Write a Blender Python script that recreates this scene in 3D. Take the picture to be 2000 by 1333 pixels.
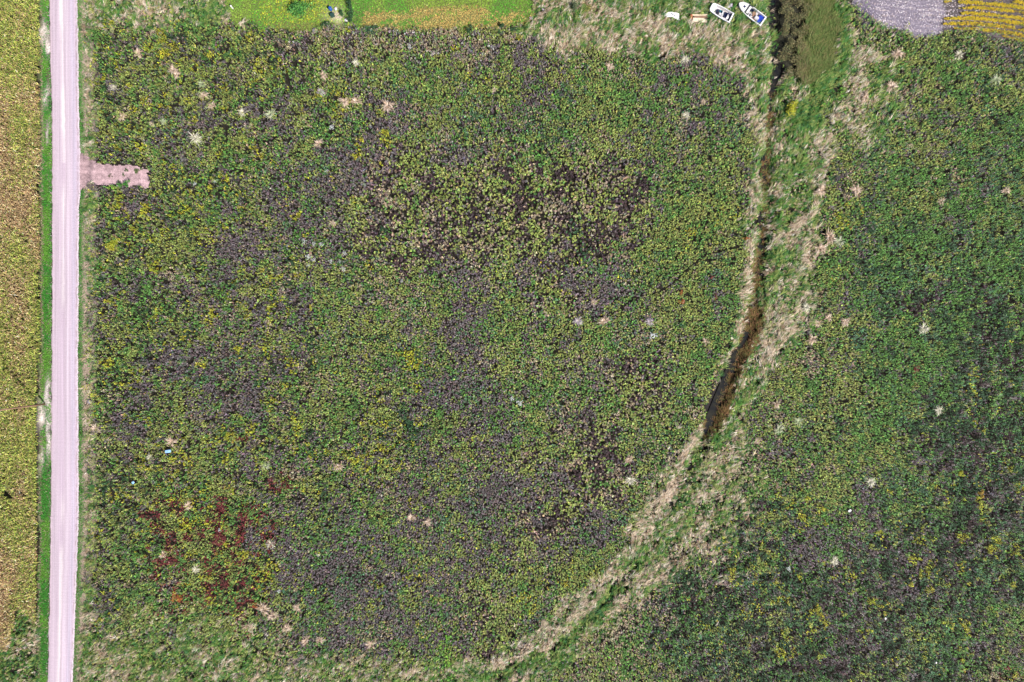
import bpy, bmesh, math, random
import numpy as np
from mathutils import Vector, Matrix

for o in list(bpy.data.objects):
    bpy.data.objects.remove(o, do_unlink=True)
SC = bpy.context.scene
COL = SC.collection
rng = np.random.default_rng(7)
random.seed(7)

# ------------------------------------------------------------------ camera, sky, sun, exposure
CAM_H = 133.33
cam_data = bpy.data.cameras.new('camera')
cam_data.lens = 24.0
cam_data.sensor_width = 36.0
cam_data.clip_end = 5000.0
cam = bpy.data.objects.new('camera', cam_data)
cam.location = (0, 0, CAM_H)
COL.objects.link(cam)
SC.camera = cam

SUN_EL = math.radians(46)
SUN_DIR = Vector((0.68 * math.cos(SUN_EL), -0.733 * math.cos(SUN_EL), math.sin(SUN_EL))).normalized()
world = bpy.data.worlds.new('World')
SC.world = world
world.use_nodes = True
wn = world.node_tree
sky = wn.nodes.new('ShaderNodeTexSky')
sky.sky_type = 'NISHITA'
sky.sun_disc = False
sky.sun_elevation = SUN_EL
sky.sun_rotation = math.atan2(SUN_DIR.x, SUN_DIR.y)
wn.links.new(sky.outputs[0], wn.nodes['Background'].inputs[0])
wn.nodes['Background'].inputs[1].default_value = 0.05
sun_data = bpy.data.lights.new('sun', 'SUN')
sun_data.energy = 5.0
sun_data.angle = math.radians(0.5)
sun_data.color = (1.0, 0.95, 0.88)
sun = bpy.data.objects.new('sun', sun_data)
sun.rotation_euler = SUN_DIR.to_track_quat('Z', 'Y').to_euler()
sun.location = (60, -60, 80)
COL.objects.link(sun)
SC.view_settings.view_transform = 'Standard'
SC.view_settings.look = 'None'
SC.view_settings.gamma = 1.0
SC.view_settings.exposure = 0.62

# ------------------------------------------------------------------ helpers
def W(u, v):
    """a spot of the field map (a tenth of a metre per unit, north up) in metres"""
    return (np.asarray(u, float) - 1000.0) * 0.1, (666.5 - np.asarray(v, float)) * 0.1

class Noise:
    def __init__(self, seed, scale, octaves=1, stretch=(1, 1), rot=0.0):
        r = np.random.default_rng(seed)
        self.l = [r.random((256, 256)) for _ in range(octaves)]
        self.s, self.st = scale, stretch
        self.c, self.sn = math.cos(rot), math.sin(rot)
    def __call__(self, x, y):
        x, y = np.asarray(x, float), np.asarray(y, float)
        X = (x * self.c + y * self.sn) / self.st[0]
        Y = (-x * self.sn + y * self.c) / self.st[1]
        out, amp, tot, f = 0, 1.0, 0.0, 1.0 / self.s
        for lat in self.l:
            a, b = X * f + 37.3, Y * f + 91.7
            i, j = np.floor(a).astype(int), np.floor(b).astype(int)
            fa, fb = a - i, b - j
            fa, fb = fa * fa * (3 - 2 * fa), fb * fb * (3 - 2 * fb)
            i0, i1, j0, j1 = i % 256, (i + 1) % 256, j % 256, (j + 1) % 256
            out = out + amp * ((lat[j0, i0] * (1 - fa) + lat[j0, i1] * fa) * (1 - fb)
                               + (lat[j1, i0] * (1 - fa) + lat[j1, i1] * fa) * fb)
            tot += amp
            amp *= 0.55
            f *= 2.03
        return out / tot

def inside(poly, u, v):
    p = np.asarray(poly, float)
    res = np.zeros(u.shape, bool)
    n = len(p)
    for i in range(n):
        x0, y0 = p[i]
        x1, y1 = p[(i + 1) % n]
        if y0 == y1:
            continue
        c = ((y0 > v) != (y1 > v)) & (u < (x1 - x0) * (v - y0) / (y1 - y0) + x0)
        res ^= c
    return res

def dist_line(line, u, v):
    p = np.asarray(line, float)
    best = np.full(u.shape, 1e9)
    for i in range(len(p) - 1):
        a, d = p[i], p[i + 1] - p[i]
        t = np.clip(((u - a[0]) * d[0] + (v - a[1]) * d[1]) / (d @ d), 0, 1)
        best = np.minimum(best, np.hypot(u - a[0] - t * d[0], v - a[1] - t * d[1]))
    return best

def sstep(a, b, x):
    t = np.clip((x - a) / (b - a), 0, 1)
    return t * t * (3 - 2 * t)

def interp(pts, v):
    p = np.asarray(pts, float)
    return np.interp(v, p[:, 0], p[:, 1])

def tag(o, label=None, cat=None, group=None, kind=None):
    if label: o['label'] = label
    if cat: o['category'] = cat
    if group: o['group'] = group
    if kind: o['kind'] = kind
    return o

def link(o, parent=None):
    COL.objects.link(o)
    if parent is not None:
        o.parent = parent
    return o

def quads_mesh(name, V, C=None, mat=None):
    """V (n,4,3) corners; C (n,3) colour of each face, kept as a corner attribute"""
    n = len(V)
    me = bpy.data.meshes.new(name)
    me.vertices.add(n * 4)
    me.vertices.foreach_set('co', np.ascontiguousarray(V, np.float32).ravel())
    me.loops.add(n * 4)
    me.loops.foreach_set('vertex_index', np.arange(n * 4, dtype=np.int32))
    me.polygons.add(n)
    me.polygons.foreach_set('loop_start', np.arange(n, dtype=np.int32) * 4)
    me.polygons.foreach_set('loop_total', np.full(n, 4, np.int32))
    if C is not None:
        at = me.attributes.new('tint', 'FLOAT_COLOR', 'POINT')
        c4 = np.ones((n, 4, 4), np.float32)
        c4[:, :, :3] = np.clip(C, 0, 1)[:, None, :]
        at.data.foreach_set('color', c4.ravel())
    me.update(calc_edges=True)
    if mat: me.materials.append(mat)
    return me

def quads_obj(name, V, C, mat, parent=None):
    return link(bpy.data.objects.new(name, quads_mesh(name, V, C, mat)), parent)

# ------------------------------------------------------------------ materials
def mat_new(name):
    m = bpy.data.materials.new(name)
    m.use_nodes = True
    nt = m.node_tree
    return m, nt, nt.nodes['Principled BSDF']

def mat_tint(name, rough=0.6, spec=0.25, trans=0.0):
    m, nt, b = mat_new(name)
    a = nt.nodes.new('ShaderNodeAttribute')
    a.attribute_name = 'tint'
    nt.links.new(a.outputs['Color'], b.inputs['Base Color'])
    b.inputs['Roughness'].default_value = rough
    b.inputs['Specular IOR Level'].default_value = spec
    if trans:
        t = nt.nodes.new('ShaderNodeBsdfTranslucent')
        nt.links.new(a.outputs['Color'], t.inputs['Color'])
        mx = nt.nodes.new('ShaderNodeMixShader')
        mx.inputs[0].default_value = trans
        nt.links.new(b.outputs[0], mx.inputs[1])
        nt.links.new(t.outputs[0], mx.inputs[2])
        nt.links.new(mx.outputs[0], nt.nodes['Material Output'].inputs[0])
    return m

def mat_plain(name, c1, c2=None, scale=6.0, rough=0.5, spec=0.4, bump=0.0, detail=4.0):
    m, nt, b = mat_new(name)
    b.inputs['Roughness'].default_value = rough
    b.inputs['Specular IOR Level'].default_value = spec
    tc = nt.nodes.new('ShaderNodeTexCoord')
    nz = nt.nodes.new('ShaderNodeTexNoise')
    nz.inputs['Scale'].default_value = scale
    nz.inputs['Detail'].default_value = detail
    nt.links.new(tc.outputs['Object'], nz.inputs['Vector'])
    cr = nt.nodes.new('ShaderNodeValToRGB')
    cr.color_ramp.elements[0].position = 0.35
    cr.color_ramp.elements[1].position = 0.68
    cr.color_ramp.elements[0].color = (*c1, 1)
    cr.color_ramp.elements[1].color = (*(c2 or tuple(x * 0.8 for x in c1)), 1)
    nt.links.new(nz.outputs['Fac'], cr.inputs[0])
    nt.links.new(cr.outputs[0], b.inputs['Base Color'])
    if bump:
        bp = nt.nodes.new('ShaderNodeBump')
        bp.inputs['Strength'].default_value = bump
        nt.links.new(nz.outputs['Fac'], bp.inputs['Height'])
        nt.links.new(bp.outputs[0], b.inputs['Normal'])
    return m

M_LEAF = mat_tint('leaf_tint', 0.55, 0.3, 0.12)
M_STRAW = mat_tint('straw_tint', 0.7, 0.2, 0.1)
M_CORN = mat_tint('corn_tint', 0.6, 0.25, 0.15)
M_WHITE = mat_plain('boat_gelcoat', (0.80, 0.79, 0.80), (0.62, 0.62, 0.64), 3.0, 0.35, 0.5)
M_LINER = mat_plain('boat_liner', (0.60, 0.58, 0.60), (0.40, 0.38, 0.42), 7.0, 0.6, 0.3)
M_RUB = mat_plain('rub_rail', (0.10, 0.12, 0.16), (0.16, 0.2, 0.26), 5.0, 0.5)
M_NAVY = mat_plain('navy_vinyl', (0.015, 0.025, 0.08), (0.03, 0.04, 0.11), 8.0, 0.5)
M_TEAL = mat_plain('teal_vinyl', (0.01, 0.12, 0.18), (0.02, 0.17, 0.24), 8.0, 0.5)
M_BLUE = mat_plain('blue_tarp', (0.012, 0.03, 0.30), (0.02, 0.06, 0.42), 4.0, 0.45, 0.4, 0.3)
M_DARKGLASS = mat_plain('dark_glass', (0.02, 0.03, 0.05), (0.04, 0.05, 0.07), 5.0, 0.12, 0.6)
M_WOOD = mat_plain('weathered_wood', (0.22, 0.13, 0.09), (0.33, 0.20, 0.14), 9.0, 0.8, 0.2, 0.3)
M_PALEWOOD = mat_plain('bleached_wood', (0.72, 0.60, 0.46), (0.50, 0.36, 0.26), 5.0, 0.8, 0.2, 0.2)
M_RUST = mat_plain('rusty_steel', (0.30, 0.09, 0.05), (0.42, 0.17, 0.09), 7.0, 0.8, 0.3, 0.3)
M_STONE = mat_plain('grey_stone', (0.28, 0.26, 0.28), (0.17, 0.16, 0.18), 5.0, 0.85, 0.2, 0.4)
M_STEEL = mat_plain('galvanised_steel', (0.45, 0.46, 0.48), (0.34, 0.35, 0.37), 9.0, 0.4)
M_PORC = mat_plain('brown_porcelain', (0.10, 0.05, 0.03), (0.14, 0.07, 0.04), 9.0, 0.25, 0.5)
M_BARK = mat_plain('bark', (0.10, 0.075, 0.055), (0.16, 0.12, 0.09), 9.0, 0.9, 0.1, 0.4)
M_PURPLE = mat_plain('faded_tarp', (0.30, 0.26, 0.36), (0.55, 0.50, 0.55), 5.0, 0.6, 0.3, 0.3)

# ------------------------------------------------------------------ map of the place
ROAD_L = [(-80, 93), (0, 94.5), (100, 97), (200, 99.5), (300, 100.5), (400, 100.5), (700, 99.7), (1000, 98), (1170, 95.5), (1333, 92), (1420, 90)]
ROAD_R = [(-80, 150), (0, 151.6), (100, 154), (250, 156), (300, 158), (380, 158), (405, 155.5), (700, 153.7), (1000, 155), (1170, 149.5), (1333, 143), (1420, 140)]
PAD = [(150, 296), (166, 301), (182, 312), (196, 320), (232, 322), (262, 322), (280, 327), (289, 330), (288, 345), (291, 358), (286, 370), (272, 362), (256, 367), (238, 359), (215, 364), (190, 364), (176, 358), (160, 372), (150, 384)]
DITCH = [(1512, -60), (1510, 60), (1522, 130), (1515, 190), (1505, 260), (1500, 330), (1497, 400), (1490, 470), (1480, 540), (1470, 620), (1445, 690), (1420, 750), (1395, 810), (1375, 860), (1340, 930), (1306, 1000), (1262, 1075), (1215, 1140), (1165, 1195), (1110, 1245), (1040, 1290), (960, 1325), (880, 1350)]
BANK = [(1430, 60), (1448, 130), (1464, 200), (1478, 280), (1473, 350), (1465, 430), (1460, 480), (1455, 560), (1448, 640), (1422, 700), (1392, 780), (1356, 850), (1322, 900), (1280, 990), (1228, 1060), (1158, 1130), (1060, 1215), (960, 1285), (820, 1310), (800, 1400), (1020, 1400), (1050, 1340), (1120, 1295), (1200, 1240), (1260, 1180), (1335, 1110), (1375, 1040), (1440, 950), (1450, 850), (1480, 760), (1530, 700), (1580, 640), (1590, 560), (1600, 460), (1610, 380), (1625, 280), (1640, 200), (1668, 130), (1668, 60), (1640, -60), (1480, -60)]
REED = [(1512, -60), (1630, -60), (1634, 10), (1640, 45), (1638, 90), (1626, 128), (1600, 152), (1572, 168), (1556, 166), (1540, 130), (1522, 112), (1526, 60), (1512, 20)]
PALE = [(1655, -60), (1848, -60), (1850, 58), (1818, 72), (1790, 70), (1755, 62), (1725, 52), (1700, 38), (1682, 20), (1665, 2)]
SOY = [(1842, -60), (2080, -60), (2080, 88), (1990, 80), (1950, 66), (1900, 58), (1845, 60)]
LAWN = [(430, -60), (1044, -60), (1044, 30), (1030, 48), (930, 58), (830, 56), (705, 52), (680, 40), (640, 52), (600, 62), (560, 62), (500, 50), (455, 44), (440, 20)]
TOPGRASS = [(1040, -60), (1505, -60), (1500, 40), (1470, 90), (1440, 115), (1390, 105), (1290, 100), (1180, 90), (1110, 100), (1085, 95), (1040, 70), (1000, 66), (1010, 50), (1040, 40)]
def CORN_EDGE(v):
    return 79.0 + 1.5 * np.sin(v * 0.031) - 3.5 * sstep(650, 800, v) - 2.0 * sstep(1000, 1200, v)
EXCL_C = [(645, 17, 5), (655, 16, 4), (649, 29, 5), (1350, 32, 6), (1424, 10, 7), (171, 786, 6), (328, 882, 6), (260, 943, 4), (1660, 998, 4)]
EXCL_P = [[(1381, 24), (1391, 8), (1434, 28), (1423, 48)], [(1440, 10), (1452, 5), (1497, 34), (1485, 54), (1442, 26)],
          [(1292, 33), (1306, 25), (1328, 27), (1328, 43), (1318, 36)], [(1353, 25), (1385, 25), (1385, 44), (1353, 42)]]
TRAILS = [
    ([(1478, 472), (1440, 482), (1375, 500), (1340, 528), (1310, 558), (1275, 575), (1240, 582), (1205, 608), (1190, 618), (1150, 621)], 3.2),
    ([(1386, 415), (1375, 450), (1357, 495)], 2.0), ([(1305, 440), (1298, 460), (1300, 485)], 1.6),
    ([(1383, 225), (1386, 260), (1390, 320)], 2.2), ([(1470, 178), (1488, 150), (1440, 180), (1415, 186)], 2.4),
    ([(240, 760), (258, 785), (275, 800)], 2.0), ([(1600, 670), (1607, 720), (1610, 748)], 2.0), ([(1690, 730), (1680, 765), (1684, 770)], 2.4),
    ([(1860, 470), (1880, 468), (1870, 480)], 2.0), ([(1765, 830), (1776, 850)], 2.0), ([(1550, 1060), (1565, 1040), (1600, 1045)], 1.8),
    ([(860, 600), (950, 585), (1050, 590)], 1.0), ([(470, 855), (540, 870), (600, 862)], 1.5),
]

n_warp1, n_warp2 = Noise(1, 5.0, 3), Noise(2, 5.0, 3)
n_edge = Noise(3, 0.8, 2)
n_big = Noise(4, 9.0, 3)

def ground_z(x, y):
    u, v = x * 10 + 1000, 666.5 - y * 10
    z = -0.85 + (n_big(x, y) - 0.5) * 0.35 + 0.3 * (1 - sstep(55, 95, v))
    rl, rr = interp(ROAD_L, v), interp(ROAD_R, v)
    on = sstep(-26, -2, u - rl) * (1 - sstep(2, 22, u - rr))
    z = z * (1 - on) + on * (-0.04)
    pad = np.exp(-((u - 215) / 85) ** 4 - ((v - 343) / 42) ** 4)
    z = np.maximum(z, -0.06 - 1.2 * (1 - pad)) * (1 - on) + z * on
    d = dist_line(DITCH, u, v)
    z = z - 1.05 * (1 - sstep(3, 24, d)) * (0.3 + 0.7 * (1 - sstep(830, 930, v)))
    field = sstep(1640, 1700, u) * (1 - sstep(40, 100, v))
    z = z * (1 - field) + field * (-0.18)
    reed = np.exp(-((u - 1582) / 52) ** 4 - ((v - 50) / 105) ** 4)
    z = z * (1 - reed) + reed * -1.5
    return z

# ------------------------------------------------------------------ ground
def axis(lo, hi, step):
    a = np.arange(lo, hi + 0.01, step)
    o = []
    d, p = step, 0
    while p < 1800:
        d *= 1.35
        p += d
        o.append(p)
    o = np.array(o)
    return np.concatenate([(lo - o)[::-1], a, hi + o])
gx, gy = axis(-112, 112, 0.5), axis(-78, 78, 0.5)
GX, GY = np.meshgrid(gx, gy)
GZ = ground_z(GX, GY)
nx, ny = len(gx), len(gy)
me = bpy.data.meshes.new('ground')
me.vertices.add(nx * ny)
me.vertices.foreach_set('co', np.stack([GX, GY, GZ], -1).astype(np.float32).ravel())
ii = np.arange(nx * ny).reshape(ny, nx)
F = np.stack([ii[:-1, :-1], ii[:-1, 1:], ii[1:, 1:], ii[1:, :-1]], -1).reshape(-1, 4)
me.loops.add(F.size)
me.loops.foreach_set('vertex_index', F.astype(np.int32).ravel())
me.polygons.add(len(F))
me.polygons.foreach_set('loop_start', np.arange(len(F), dtype=np.int32) * 4)
me.polygons.foreach_set('loop_total', np.full(len(F), 4, np.int32))
gu, gv = GX * 10 + 1000 + (n_warp1(GX * 3, GY * 3) - .5) * 24, 666.5 - GY * 10 + (n_warp2(GX * 3, GY * 3) - .5) * 24
soil = np.zeros((ny, nx, 4), np.float32)
soil[..., :3] = (0.020, 0.018, 0.014)
soil[..., 3] = 1
def paint(mask, c):
    m = np.clip(mask, 0, 1)[..., None].astype(np.float32)
    soil[..., :3] = soil[..., :3] * (1 - m) + np.array(c, np.float32) * m
far = np.maximum(np.abs(GX) / 106, np.abs(GY) / 72) > 1
paint(far * 1.0, (0.085, 0.10, 0.05))
paint(inside(TOPGRASS, gu, gv) * 1.0, (0.16, 0.13, 0.08))
paint(inside(LAWN, gu, gv) * 1.0, (0.12, 0.13, 0.05))
paint(inside(PALE, gu, gv) * 1.0, (0.20, 0.175, 0.225))
wedge = np.exp(-((gu - 1692) / 13) ** 2 - ((gv - 30) / 22) ** 2)
paint(wedge, (0.085, 0.07, 0.12))
paint(inside(SOY, gu, gv) * 1.0, (0.10, 0.085, 0.09))
paint(inside(REED, gu, gv) * 1.0, (0.03, 0.03, 0.022))
paint((dist_line(DITCH, gu, gv) < 12) * 1.0, (0.022, 0.019, 0.02))
rl, rr = interp(ROAD_L, gv), interp(ROAD_R, gv)
paint((gu > 70) * (gu < rl), (0.09, 0.10, 0.05))
paint((gu > rr) * (gu < rr + 26) * (gv < 1400), (0.22, 0.18, 0.14))
for (a, b, c, d, k) in [(83, 60, 9, 26, .9), (92, 95, 6, 18, 1), (88, 190, 8, 22, .8), (92, 260, 6, 20, .8), (91, 770, 9, 30, 1), (78, 820, 10, 24, .9), (93, 850, 6, 40, .8), (80, 895, 7, 22, .7)]:
    paint(k * np.exp(-((gu - a) / c) ** 2 - ((gv - b) / d) ** 2), (0.80, 0.70, 0.67))
paint(np.exp(-((gu - 655) / 18) ** 2 - ((gv - 30) / 16) ** 2), (0.50, 0.42, 0.32))
at = me.attributes.new('tint', 'FLOAT_COLOR', 'POINT')
at.data.foreach_set('color', soil.ravel())
me.update(calc_edges=True)
m, nt, b = mat_new('soil')
a = nt.nodes.new('ShaderNodeAttribute'); a.attribute_name = 'tint'
tc = nt.nodes.new('ShaderNodeTexCoord')
nz = nt.nodes.new('ShaderNodeTexNoise'); nz.inputs['Scale'].default_value = 4.5; nz.inputs['Detail'].default_value = 6
nt.links.new(tc.outputs['Object'], nz.inputs['Vector'])
mr = nt.nodes.new('ShaderNodeMapRange')
mr.inputs[1].default_value, mr.inputs[2].default_value, mr.inputs[3].default_value, mr.inputs[4].default_value = .3, .7, .45, 1.5
nt.links.new(nz.outputs['Fac'], mr.inputs[0])
mx = nt.nodes.new('ShaderNodeMix'); mx.data_type = 'RGBA'; mx.blend_type = 'MULTIPLY'; mx.inputs[0].default_value = 1
nt.links.new(a.outputs['Color'], mx.inputs[6]); nt.links.new(mr.outputs[0], mx.inputs[7])
nt.links.new(mx.outputs[2], b.inputs['Base Color'])
b.inputs['Roughness'].default_value = 0.95; b.inputs['Specular IOR Level'].default_value = 0.1
bp = nt.nodes.new('ShaderNodeBump'); bp.inputs['Strength'].default_value = 0.7; bp.inputs['Distance'].default_value = 0.1
nt.links.new(nz.outputs['Fac'], bp.inputs['Height']); nt.links.new(bp.outputs[0], b.inputs['Normal'])
me.materials.append(m)
ground = link(bpy.data.objects.new('ground', me))
tag(ground, kind='structure')
for p in me.polygons: p.use_smooth = True

# ditch water: a dark sheet lying in the bottom of the ditch and the reed bed
def sheet(name, poly_rows, mat, zfun):
    bm = bmesh.new()
    rows = []
    for row in poly_rows:
        rows.append([bm.verts.new((x, y, zfun(x, y))) for x, y in row])
    for r0, r1 in zip(rows[:-1], rows[1:]):
        for i in range(len(r0) - 1):
            bm.faces.new((r0[i], r1[i], r1[i + 1], r0[i + 1]))
    me = bpy.data.meshes.new(name); bm.to_mesh(me); bm.free()
    me.materials.append(mat)
    return link(bpy.data.objects.new(name, me))
m_water = mat_plain('ditch_water', (0.012, 0.012, 0.014), (0.03, 0.028, 0.02), 0.8, 0.12, 0.5)
rows = []
P = np.asarray(DITCH, float)[:14]
for i in range(len(P)):
    d = P[min(i + 1, len(P) - 1)] - P[max(i - 1, 0)]
    d /= np.hypot(*d)
    row = []
    for s in (-9, 0, 9):
        x, y = W(P[i][0] - d[1] * s, P[i][1] + d[0] * s)
        row.append((float(x), float(y)))
    rows.append(row)
tag(sheet('ditch_water', rows, m_water, lambda x, y: -1.42), kind='structure')

# ------------------------------------------------------------------ road and gravel pad
def gravel_material(name, base, mode):
    m, nt, b = mat_new(name)
    N, Lk = nt.nodes, nt.links
    at = N.new('ShaderNodeAttribute'); at.attribute_name = 'lane'
    tc = N.new('ShaderNodeTexCoord')
    fine = N.new('ShaderNodeTexNoise'); fine.inputs['Scale'].default_value = 7.0; fine.inputs['Detail'].default_value = 5
    Lk.new(tc.outputs['Object'], fine.inputs['Vector'])
    mp = N.new('ShaderNodeMapping'); mp.inputs['Scale'].default_value = (2.6, 0.03, 1)
    Lk.new(tc.outputs['Object'], mp.inputs[0])
    st = N.new('ShaderNodeTexNoise'); st.inputs['Scale'].default_value = 1.4; st.inputs['Detail'].default_value = 4
    Lk.new(mp.outputs[0], st.inputs['Vector'])
    mp2 = N.new('ShaderNodeMapping'); mp2.inputs['Scale'].default_value = (0.25, 1.0, 1)
    Lk.new(tc.outputs['Object'], mp2.inputs[0])
    wv = N.new('ShaderNodeTexWave'); wv.bands_direction = 'Y'; wv.inputs['Scale'].default_value = 0.55
    wv.inputs['Distortion'].default_value = 14; wv.inputs['Detail'].default_value = 2
    Lk.new(mp2.outputs[0], wv.inputs['Vector'])
    r1 = N.new('ShaderNodeMapRange'); r1.inputs[1].default_value = .3; r1.inputs[2].default_value = .7
    r1.inputs[3].default_value, r1.inputs[4].default_value = (0.80, 1.12) if mode == 'road' else (0.45, 1.25)
    Lk.new(fine.outputs['Fac'], r1.inputs[0])
    r2 = N.new('ShaderNodeMapRange'); r2.inputs[1].default_value = .3; r2.inputs[2].default_value = .7
    r2.inputs[3].default_value, r2.inputs[4].default_value = (0.82, 1.12) if mode == 'road' else (.9, 1.1)
    Lk.new(st.outputs['Fac'], r2.inputs[0])
    r3 = N.new('ShaderNodeMapRange'); r3.inputs[3].default_value = 0.975; r3.inputs[4].default_value = 1.015
    Lk.new(wv.outputs['Fac'], r3.inputs[0])
    a1 = N.new('ShaderNodeMath'); a1.operation = 'MULTIPLY'; Lk.new(r1.outputs[0], a1.inputs[0]); Lk.new(r2.outputs[0], a1.inputs[1])
    a2 = N.new('ShaderNodeMath'); a2.operation = 'MULTIPLY'; Lk.new(a1.outputs[0], a2.inputs[0]); Lk.new(r3.outputs[0], a2.inputs[1])
    mx = N.new('ShaderNodeMix'); mx.data_type = 'RGBA'; mx.blend_type = 'MULTIPLY'; mx.inputs[0].default_value = 1
    Lk.new(at.outputs['Color'], mx.inputs[6]); Lk.new(a2.outputs[0], mx.inputs[7])
    Lk.new(mx.outputs[2], b.inputs['Base Color'])
    b.inputs['Roughness'].default_value = 0.95; b.inputs['Specular IOR Level'].default_value = 0.1
    bp = N.new('ShaderNodeBump'); bp.inputs['Strength'].default_value = 0.5; bp.inputs['Distance'].default_value = 0.04
    Lk.new(fine.outputs['Fac'], bp.inputs['Height']); Lk.new(bp.outputs[0], b.inputs['Normal'])
    return m

def grid_sheet(name, U, V, Z, C, mat):
    ny_, nx_ = U.shape
    X, Y = W(U, V)
    me = bpy.data.meshes.new(name)
    me.vertices.add(ny_ * nx_)
    me.vertices.foreach_set('co', np.stack([X, Y, Z], -1).astype(np.float32).ravel())
    ii = np.arange(ny_ * nx_).reshape(ny_, nx_)
    F = np.stack([ii[:-1, :-1], ii[1:, :-1], ii[1:, 1:], ii[:-1, 1:]], -1).reshape(-1, 4)
    me.loops.add(F.size); me.loops.foreach_set('vertex_index', F.astype(np.int32).ravel())
    me.polygons.add(len(F))
    me.polygons.foreach_set('loop_start', np.arange(len(F), dtype=np.int32) * 4)
    me.polygons.foreach_set('loop_total', np.full(len(F), 4, np.int32))
    at = me.attributes.new('lane', 'FLOAT_COLOR', 'POINT')
    at.data.foreach_set('color', np.concatenate([C, np.ones(C.shape[:2] + (1,))], -1).astype(np.float32).ravel())
    me.update(calc_edges=True)
    me.materials.append(mat)
    for p in me.polygons: p.use_smooth = True
    return link(bpy.data.objects.new(name, me))

vv = np.arange(-80, 1420, 2.5)
tt = np.linspace(0, 1, 49)
VV, TT = np.meshgrid(vv, tt, indexing='ij')
L_ = interp(ROAD_L, VV) + (Noise(11, 1.2, 3)(VV * .1, 0 * VV) - .5) * 4
R_ = interp(ROAD_R, VV) + (Noise(12, 1.2, 3)(VV * .1, 0 * VV) - .5) * 4
UU = L_ + (R_ - L_) * TT
X_, Y_ = W(UU, VV)
ZZ = 0.05 + 0.10 * (1 - (2 * TT - 1) ** 2) - 0.16 * sstep(0.90, 1.0, np.abs(2 * TT - 1))
base = np.array([0.48, 0.385, 0.47])
Cc = np.ones(TT.shape + (3,)) * base
def lane(t0, w, k, c=None, soft=None):
    global Cc
    wgt = np.exp(-((TT - t0) / w) ** 2)[..., None] * k
    c = tuple(q * .84 for q in c) if c else None
    if soft is not None: wgt = wgt * soft[..., None]
    Cc = Cc * (1 - wgt) + np.array(c if c else (0.78, 0.72, 0.74)) * wgt
nl = Noise(13, 12.0, 2)
lane(0.44, 0.07, 0.95, (0.84, 0.77, 0.78), sstep(0.42, 0.6, nl(VV * .1, 0 * VV)) * .6 + .4 * (VV < 320))
lane(0.22, 0.10, 0.4, (0.55, 0.46, 0.52))
lane(0.52, 0.025, 0.6, (0.46, 0.38, 0.43))
lane(0.62, 0.06, 0.35, (0.72, 0.65, 0.72))
lane(0.80, 0.07, 0.55, (0.50, 0.46, 0.58))
lane(0.0, 0.08, 0.6, (0.62, 0.46, 0.48))
lane(0.915, 0.016, 0.6, (0.26, 0.19, 0.19), sstep(.45, .55, Noise(14, 0.7, 2)(VV * .1, TT)))
lane(1.0, 0.04, 0.8, (0.74, 0.69, 0.72))
road = grid_sheet('gravel_road', UU, VV, ZZ, Cc, gravel_material('road_gravel', base, 'road'))
tag(road, kind='structure')

# pad: field entrance
pu, pv = np.arange(146, 298, 2.0), np.arange(286, 384, 2.0)
PV, PU = np.meshgrid(pv, pu, indexing='ij')
bm = bmesh.new()
vid = {}
wu = PU + (Noise(15, .6, 3)(PU * .1, PV * .1) - .5) * 8
wv_ = PV + (Noise(16, .6, 3)(PU * .1, PV * .1) - .5) * 8
ins = inside(PAD, wu, wv_)
px_, py_ = W(PU, PV)
pz_ = ground_z(px_, py_) + 0.055
pz_ = np.where(PU < interp(ROAD_R, PV) + 2, 0.02, pz_)
cl = bm.loops.layers.float_color.new('lane')
nmud = Noise(17, .55, 3)
for i in range(PU.shape[0] - 1):
    for j in range(PU.shape[1] - 1):
        if ins[i, j] and ins[i + 1, j] and ins[i, j + 1] and ins[i + 1, j + 1]:
            vs = []
            for (a_, b_) in ((i, j), (i + 1, j), (i + 1, j + 1), (i, j + 1)):
                if (a_, b_) not in vid:
                    vid[(a_, b_)] = bm.verts.new((px_[a_, b_], py_[a_, b_], pz_[a_, b_]))
                vs.append(vid[(a_, b_)])
            f = bm.faces.new(vs)
            k = float(nmud(px_[i, j], py_[i, j]))
            rut = math.exp(-((PV[i, j] - 336 - 2 * math.sin(PU[i, j] * .06)) / 3.5) ** 2) + math.exp(-((PV[i, j] - 353) / 3.5) ** 2)
            c = np.array([0.44, 0.305, 0.33]) * (0.55 + 0.85 * k) * (1 + .22 * rut) * (1 - .25 * math.exp(-((PU[i, j] - 166) / 9) ** 2))
            for l in f.loops: l[cl] = (*c, 1)
me = bpy.data.meshes.new('field_entrance'); bm.to_mesh(me); bm.free()
me.materials.append(gravel_material('pad_gravel', base, 'pad'))
tag(link(bpy.data.objects.new('gravel_path', me)), kind='structure')

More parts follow.
